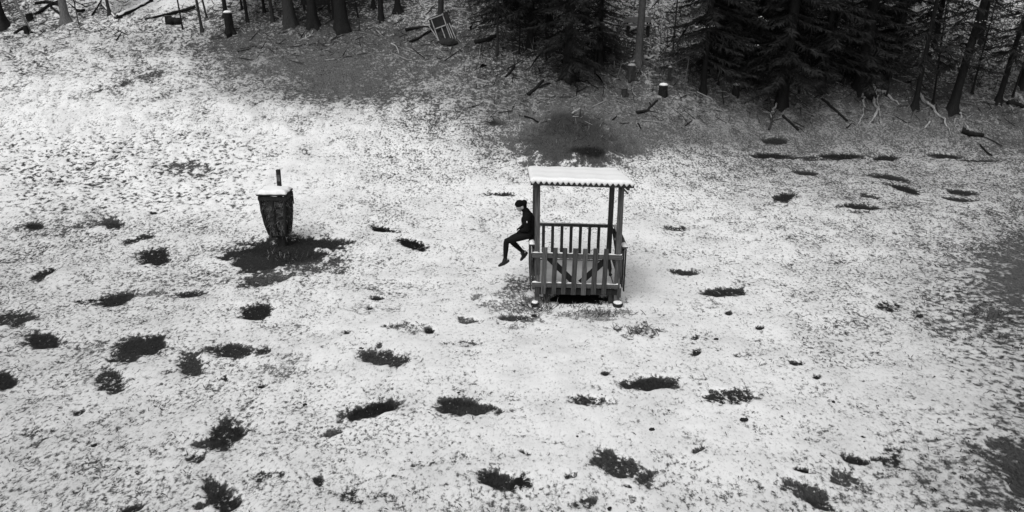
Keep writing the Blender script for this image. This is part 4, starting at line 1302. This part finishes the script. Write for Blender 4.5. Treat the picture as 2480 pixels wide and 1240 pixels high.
# ------------------------------------------------------------------ hay feeder on a post
def feeder():
    p = spot(685, 592)
    rt = thing("hay_feeder", "lantern shaped slatted hay feeder on a post with a snowy board lid", "hay feeder", tuple(p))
    x, y, g = p.x, p.y, p.z
    mb = MB()
    mb.box(x - .085, x + .085, y - .07, y + .07, g - .3, g + .98)
    mb.build("post", M["dark_wood"], rt, bevel=.01)
    mb = MB()
    mb.add([(x + dx + (.04 if z > 1 else 0), y + .22 + dy, g + z) for z in (.9, 1.88) for dx in (-.045, .045) for dy in (-.05, .05)],
           [(0, 1, 3, 2), (4, 6, 7, 5), (0, 4, 5, 1), (2, 3, 7, 6), (0, 2, 6, 4), (1, 5, 7, 3)])
    mb.build("upper_post", M["dark_wood"], rt, bevel=.008)
    mb = MB(); mb.box(x + .0, x + .075, y + .165, y + .172, g + 1.60, g + 1.76); mb.build("notch_board", M["grey_wood"], rt, bevel=.004)
    zt, zb = 1.22, .36
    wt, wb = .305, .205
    DY = .70                # it is less deep than wide
    cy = y
    x = x - .03
    # hay inside
    mb = MB()
    n = 16
    rows = 12
    for i in range(rows + 1):
        t = i / rows
        r = (1 + .22 * math.sin(t * 3.1)) * wb * .92 + (wt * .95 - wb * .92) * t ** .8
        for j in range(n):
            a = 2 * math.pi * j / n
            q = 1 / max(abs(math.cos(a)), abs(math.sin(a))) ** .5
            k = r * 1.06 * q * random.uniform(.84, 1.14)
            mb.v.append((x + math.cos(a) * k * (1.0 + .12 * (math.cos(a) > 0)), cy + math.sin(a) * k * DY, g + zb + .02 + (zt - zb - .03) * t + random.uniform(-.02, .02)))
    for i in range(rows):
        for j in range(n):
            a, b = i * n + j, i * n + (j + 1) % n
            mb.f.append((a, b, b + n, a + n))
    mb.f.append(tuple(reversed(range(n))))
    mb.f.append(tuple(rows * n + j for j in range(n)))
    hay = mb.build("hay", M["hay"], rt)
    # stalks sticking out through the slats
    mb = MB()
    for i in range(330):
        t = random.uniform(-.08, .98)
        r = wb + (wt - wb) * t
        side = random.choice(((0, -1), (0, -1), (-1, 0), (1, 0)))
        u = random.uniform(-.95, .95) * r
        if side[0]:
            b = Vector((x + side[0] * r * 1.0, cy + u * DY, g + zb + (zt - zb) * t))
        else:
            b = Vector((x + u, cy + side[1] * r * DY, g + zb + (zt - zb) * t))
        d = Vector((side[0] * random.uniform(.1, .6) + random.uniform(-.7, .7), side[1] * random.uniform(.1, .5) + random.uniform(-.3, .3), random.uniform(-.9, .8))).normalized()
        L = random.uniform(.08, .26)
        mb.tube([b - d * L * .3, b + d * L * .35 + Vector((0, 0, .01)), b + d * L * .8 - Vector((0, 0, .02))], [.0035, .0035, .002], 3)
    st = mb.build("hay_stalks", M["hay_stalk"], rt)
    st["kind"] = "stuff"
    # slats: five to a side, corner bars heavier
    for sx, sy in ((0, -1), (0, 1), (-1, 0), (1, 0)):
        for k in (-1, -.05, .9):
            heavy = .07 if abs(k) > .5 else .065
            if sy:
                a = (x + k * wb, cy + sy * (wb * DY + .03), g + zb - .03)
                b = (x + k * wt, cy + sy * (wt * DY + .03), g + zt + .01)
            else:
                if abs(k) > .5 and sx:
                    kk = k * .8
                else:
                    kk = k
                a = (x + sx * (wb + .03), cy + kk * wb * DY, g + zb - .03)
                b = (x + sx * (wt + .03), cy + kk * wt * DY, g + zt + .01)
            mb = MB()
            bulge = .022
            m1 = tuple(p_ * .68 + q_ * .32 + bulge * o_ for p_, q_, o_ in zip(a, b, (sx + (k if sy else 0) * .8, sy, 0)))
            m2 = tuple(p_ * .30 + q_ * .70 + bulge * o_ for p_, q_, o_ in zip(a, b, (sx + (k if sy else 0) * .8, sy, 0)))
            mb.tube([a, m1, m2, b], [heavy * .5, heavy * .56, heavy * .54, heavy * .5], 6, .12)
            mb.build("slat", M["dark_wood"], rt, bevel=.004)
    # rim and floor
    for z, w_, name in ((zt + .06, wt + .045, "upper_rim"), (zb - .03, wb + .02, "floor_rim")):
        mb = MB()
        d_ = w_ * DY + .02
        mb.box(x - w_, x + w_, cy - d_, cy - d_ + .04, g + z - .05, g + z + .05)
        mb.box(x - w_, x + w_, cy + d_ - .04, cy + d_, g + z - .05, g + z + .05)
        mb.box(x - w_, x - w_ + .04, cy - d_ + .042, cy + d_ - .042, g + z - .05, g + z + .05)
        mb.box(x + w_ - .04, x + w_, cy - d_ + .042, cy + d_ - .042, g + z - .05, g + z + .05)
        mb.build(name, M["dark_wood"], rt, bevel=.006)
    mb = MB(); mb.box(x - wb * .9, x + wb * .9, cy - wb * .6, cy + wb * .6, g + zb - .14, g + zb - .082); mb.build("floor", M["dark_wood"], rt, bevel=.01)
    # props under the lid
    for sx, sy in ((-1, -1), (1, -1), (-1, 1), (1, 1)):
        mb = MB(); mb.box(x + sx * .31 - .025, x + sx * .31 + .025, cy + sy * .22 - .025, cy + sy * .22 + .025, g + 1.332, g + 1.352); mb.build("lid_prop", M["dark_wood"], rt)
    mb = MB(); mb.box(x + .36, x + .38, cy + .16, cy + .19, g + 1.02, g + 1.35); mb.build("lid_stay", M["dark_wood"], rt)
    mb = MB(); mb.box(x - .37, x + .36, cy - .29, cy + .29, g + 1.354, g + 1.384); mb.build("lid", M["dark_wood"], rt, bevel=.006)
    # snow on the lid
    mb = MB()
    nx = ny = 26
    W = nx + 1
    for lay in (0, 1):
        for j in range(ny + 1):
            for i in range(nx + 1):
                u, v = i / nx, j / ny
                uu = u * 2 - 1; vv = v * 2 - 1
                e = (max(0, 1 - abs(uu) ** 6) * max(0, 1 - abs(vv) ** 6)) ** .5
                h = .0 if not lay else (.012 + .085 * e + .008 * math.sin(u * 9 + v * 5) * e)
                mb.v.append((x - .008 + uu * .35 + .012 * math.sin(v * 13), cy + vv * .275 + .010 * math.sin(u * 17), g + 1.386 + h))
    L = W * (ny + 1)
    for j in range(ny):
        for i in range(nx):
            a = j * W + i
            mb.f.append((a, a + W, a + W + 1, a + 1))
            mb.f.append((L + a, L + a + 1, L + a + W + 1, L + a + W))
    for i in range(nx):
        mb.f.append((i, i + 1, L + i + 1, L + i)); a = ny * W + i; mb.f.append((a + 1, a, L + a, L + a + 1))
    for j in range(ny):
        a = j * W; mb.f.append((a + W, a, L + a, L + a + W)); a = j * W + nx; mb.f.append((a, a + W, L + a + W, L + a))
    mb.build("snow_lid", M["snow"], rt, smooth=True)
feeder()

# ------------------------------------------------------------------ the person sitting on the left railing
def skinned(name, chains, mat, parent=None, voxel=.008, smooth_it=2, extra=None):
    """chains of (point, radius) grown into one continuous surface and remeshed"""
    mb = MB()
    for ch in chains:
        pts, rad = [], []
        for i in range(len(ch) - 1):
            (p, r), (q, s) = ch[i], ch[i + 1]
            for k in range(4):
                t = k / 4
                pts.append(Vector(p).lerp(Vector(q), t)); rad.append(r + (s - r) * t)
        pts.append(Vector(ch[-1][0])); rad.append(ch[-1][1])
        mb.tube(pts, rad, 12)
        for e in (0, -1):
            bm = bmesh.new()
            bmesh.ops.create_icosphere(bm, subdivisions=2, radius=rad[e] * .995)
            k = len(mb.v)
            mb.v += [tuple(v.co + pts[e]) for v in bm.verts]
            mb.f += [tuple(v.index + k for v in f.verts) for f in bm.faces]
            bm.free()
    for (c, r) in (extra or []):
        bm = bmesh.new()
        bmesh.ops.create_icosphere(bm, subdivisions=3, radius=1)
        k = len(mb.v)
        mb.v += [(c[0] + v.co.x * r[0], c[1] + v.co.y * r[1], c[2] + v.co.z * r[2]) for v in bm.verts]
        mb.f += [tuple(v.index + k for v in f.verts) for f in bm.faces]
        bm.free()
    o = mesh_object(name, mb.v, mb.f, mat, None)
    rm = o.modifiers.new("remesh", 'REMESH'); rm.mode = 'VOXEL'; rm.voxel_size = voxel
    sm = o.modifiers.new("smooth", 'SMOOTH'); sm.iterations = smooth_it; sm.factor = .5
    dg = bpy.context.evaluated_depsgraph_get()
    me = bpy.data.meshes.new_from_object(o.evaluated_get(dg))
    me.name = name
    me.shade_smooth()
    o.modifiers.clear()
    o.data = me
    if not me.materials:
        me.materials.append(mat)
    if parent is not None:
        o.parent = parent
    return o

def person():
    SX, SY, SZ = .385, 14.08, 1.337       # where the seat touches the cap board
    k = .965
    def J(zx, zy, y=0.0):                 # joint: position along / across the body
        return ((zx - 640) / 682 * k, y, -(zy - 740) / (630 if zy > 740 else 690) * k)
    hip = J(628, 668)
    B = []
    # spine, neck
    B.append([(hip, .105), (J(634, 560), .10), (J(620, 460), .105), (J(600, 385), .095), (J(575, 330), .058), (J(548, 290), .052), (J(520, 262), .05)])
    for s, knee, ank, toe, heel in ((-1, J(283, 770, -.10), J(266, 1030, -.11), J(176, 1128, -.12), J(303, 1062, -.11)),
                                    (1, J(330, 790, .09), J(528, 968, .07), J(506, 1092, .07), J(583, 990, .07))):
        hp = J(610, 672, s * .09)
        mid = tuple((a * .45 + b * .55) for a, b in zip(hp, knee))
        calf = tuple((a * .62 + b * .38) for a, b in zip(knee, ank))
        B.append([(hp, .088), (mid, .072), (knee, .055), (calf, .052), (ank, .034)])
        B.append([(heel, .030), (tuple((a + b) / 2 for a, b in zip(heel, toe)), .034), (toe, .022)])
        B.append([(ank, .034), (heel, .03)])
    hands = []
    GL = []
    for s in (-1, 1):
        sh = J(600, 385, s * .155); el = J(600, 560, s * .185); wr = J(520, 605, s * .11)
        B.append([(J(600, 370), .06), (sh, .055)])
        B.append([(sh, .05), (el, .04), (wr, .027)])
        palm = J(492, 612, s * .085)
        B.append([(wr, .026), (palm, .03)])
        GL.append([(wr, .032), (palm, .034)])
        for i in range(5):                # four fingers and a thumb, curled over the lap
            o = (i - 1.5) * .017
            L = (.06, .07, .066, .052, .045)[i]
            if i < 4:
                a = (palm[0] - .015, palm[1] + o * s * -1, palm[2] - .004)
                b = (a[0] - L * .55, a[1], a[2] - .012)
                c = (b[0] - L * .3, b[1], b[2] - L * .45)
            else:
                a = (palm[0] + .008, palm[1] - s * .028, palm[2])
                b = (a[0] - .03, a[1] - s * .012, a[2] - .002)
                c = (b[0] - .022, b[1] + s * .004, b[2] - .012)
            B.append([(a, .010), (b, .0088), (c, .0072)])
            GL.append([(a, .0125), (b, .0112), (c, .0095)])
    hc = J(487, 238)
    # head bowed forward: skull, jaw, nose, ears
    ex = [(hc, (.092, .074, .098)), (J(482, 268), (.068, .062, .072)), (J(487, 306), (.042, .045, .035)),
          (J(438, 272), (.016, .012, .02)), (J(449, 303), (.014, .022, .008)), (J(450, 258), (.012, .04, .012)),
          (J(523, 258, -.072), (.022, .01, .03)), (J(523, 258, .072), (.022, .01, .03))]
    body = skinned("person", B, M["skin"], None, .0062, 2, ex)
    body.location = (SX, SY, SZ)
    tag(body, "person in black with a knit hat sitting on the hut railing, legs hanging down", "person")
    # leggings
    Lg = []
    for s, knee, ank in ((-1, J(283, 770, -.10), J(266, 1030, -.11)), (1, J(330, 790, .09), J(528, 968, .07))):
        hp = J(612, 670, s * .09)
        mid = tuple((a * .45 + b * .55) for a, b in zip(hp, knee))
        calf = tuple((a * .62 + b * .38) for a, b in zip(knee, ank))
        Lg.append([(hp, .096), (mid, .082), (knee, .062), (calf, .060), (ank, .040)])
    Lg.append([(J(616, 668, -.08), .1), (J(616, 668, .08), .1)])
    skinned("leggings", Lg, M["legging"], body, .009, 2)
    # puffy jacket with high collar
    Jk = [[(J(636, 655), .128), (J(632, 560), .138), (J(616, 460), .142), (J(598, 392), .118), (J(570, 318), .078), (J(548, 295), .068)],
          [(J(555, 480), .075), (J(556, 410), .075), (J(575, 540), .08)],
          [(J(632, 650, -.07), .11), (J(632, 650, .07), .11)], [(J(625, 520, -.06), .11), (J(625, 520, .06), .11)]]
    for s in (-1, 1):
        sh = J(596, 390, s * .15); el = J(592, 560, s * .185); wr = J(515, 602, s * .11)
        Jk.append([(J(592, 375), .085), (sh, .082)])
        Jk.append([(sh, .078), (J(590, 470, s * .175), .066), (el, .062), (wr, .042)])
    skinned("jacket", Jk, M["black_cloth"], body, .011, 2)
    mb = MB()
    c = J(586, 433, -.262)
    mb.add([(c[0] + math.cos(a) * .013, c[1] - .012, c[2] + math.sin(a) * .016) for a in [i * math.pi / 5 for i in range(10)]] +
           [(c[0] + math.cos(a) * .013, c[1] + .03, c[2] + math.sin(a) * .016) for a in [i * math.pi / 5 for i in range(10)]],
           [tuple(range(10))] + [(i, i + 10, (i + 1) % 10 + 10, (i + 1) % 10) for i in range(10)])
    mesh_object("sleeve_badge", mb.v, mb.f, M["badge"], body)
    skinned("gloves", GL, M["knit"], body, .006, 1)
    # hat with a bun pushing it out behind
    skinned("knit_hat", [[(J(500, 205), .070), (J(545, 205), .062)]], M["knit"], body, .008, 2,
            [(J(476, 216), (.098, .086, .074)), (J(480, 203), (.090, .080, .076)), (J(547, 195), (.064, .064, .070)), (J(556, 248), (.045, .054, .055))])
    # shoes
    for s, toe, heel, ank in ((-1, J(176, 1130, -.12), J(304, 1062, -.11), J(266, 1030, -.11)), (1, J(506, 1092, .07), J(583, 990, .07), J(528, 968, .07))):
        mid = tuple((a * .5 + b * .5) for a, b in zip(toe, heel))
        skinned("shoe", [[(heel, .040), (mid, .046), (toe, .028)], [(ank, .048), (tuple((a + b) / 2 for a, b in zip(ank, mid)), .048), (mid, .042)]], M["shoe"], body, .008, 2)
person()

# ------------------------------------------------------------------ small dark clods lying on the snow
for i, (x, y, r) in enumerate(((1400, 1061, 8), (1578, 1043, 10), (1802, 1020, 12), (1478, 1234, 8), (739, 982, 7), (2018, 976, 7), (1892, 1010, 5), (1735, 824, 8), (875, 846, 8), (1334, 748, 6), (1350, 740, 4), (1293, 767, 8), (2228, 768, 10), (1110, 952, 5), (2090, 1062, 8), (227, 1081, 9))):
    p = spot(x, y)
    s = px_size(p) * r * .62
    mb = MB()
    for q in range(3):
        mb.dome(random.uniform(-.7, .7) * s, random.uniform(-.5, .5) * s, -.015 + .02, s * random.uniform(.6, 1), s * random.uniform(.5, .9), s * random.uniform(.6, 1), 9, 4, .18)
    o = mesh_object("soil_clod", mb.v, mb.f, M["clod"], None, True)
    o.location = p
    tag(o, "small dark clod of soil lying on the snowy meadow", "clod", "dark clods of soil on the snow")
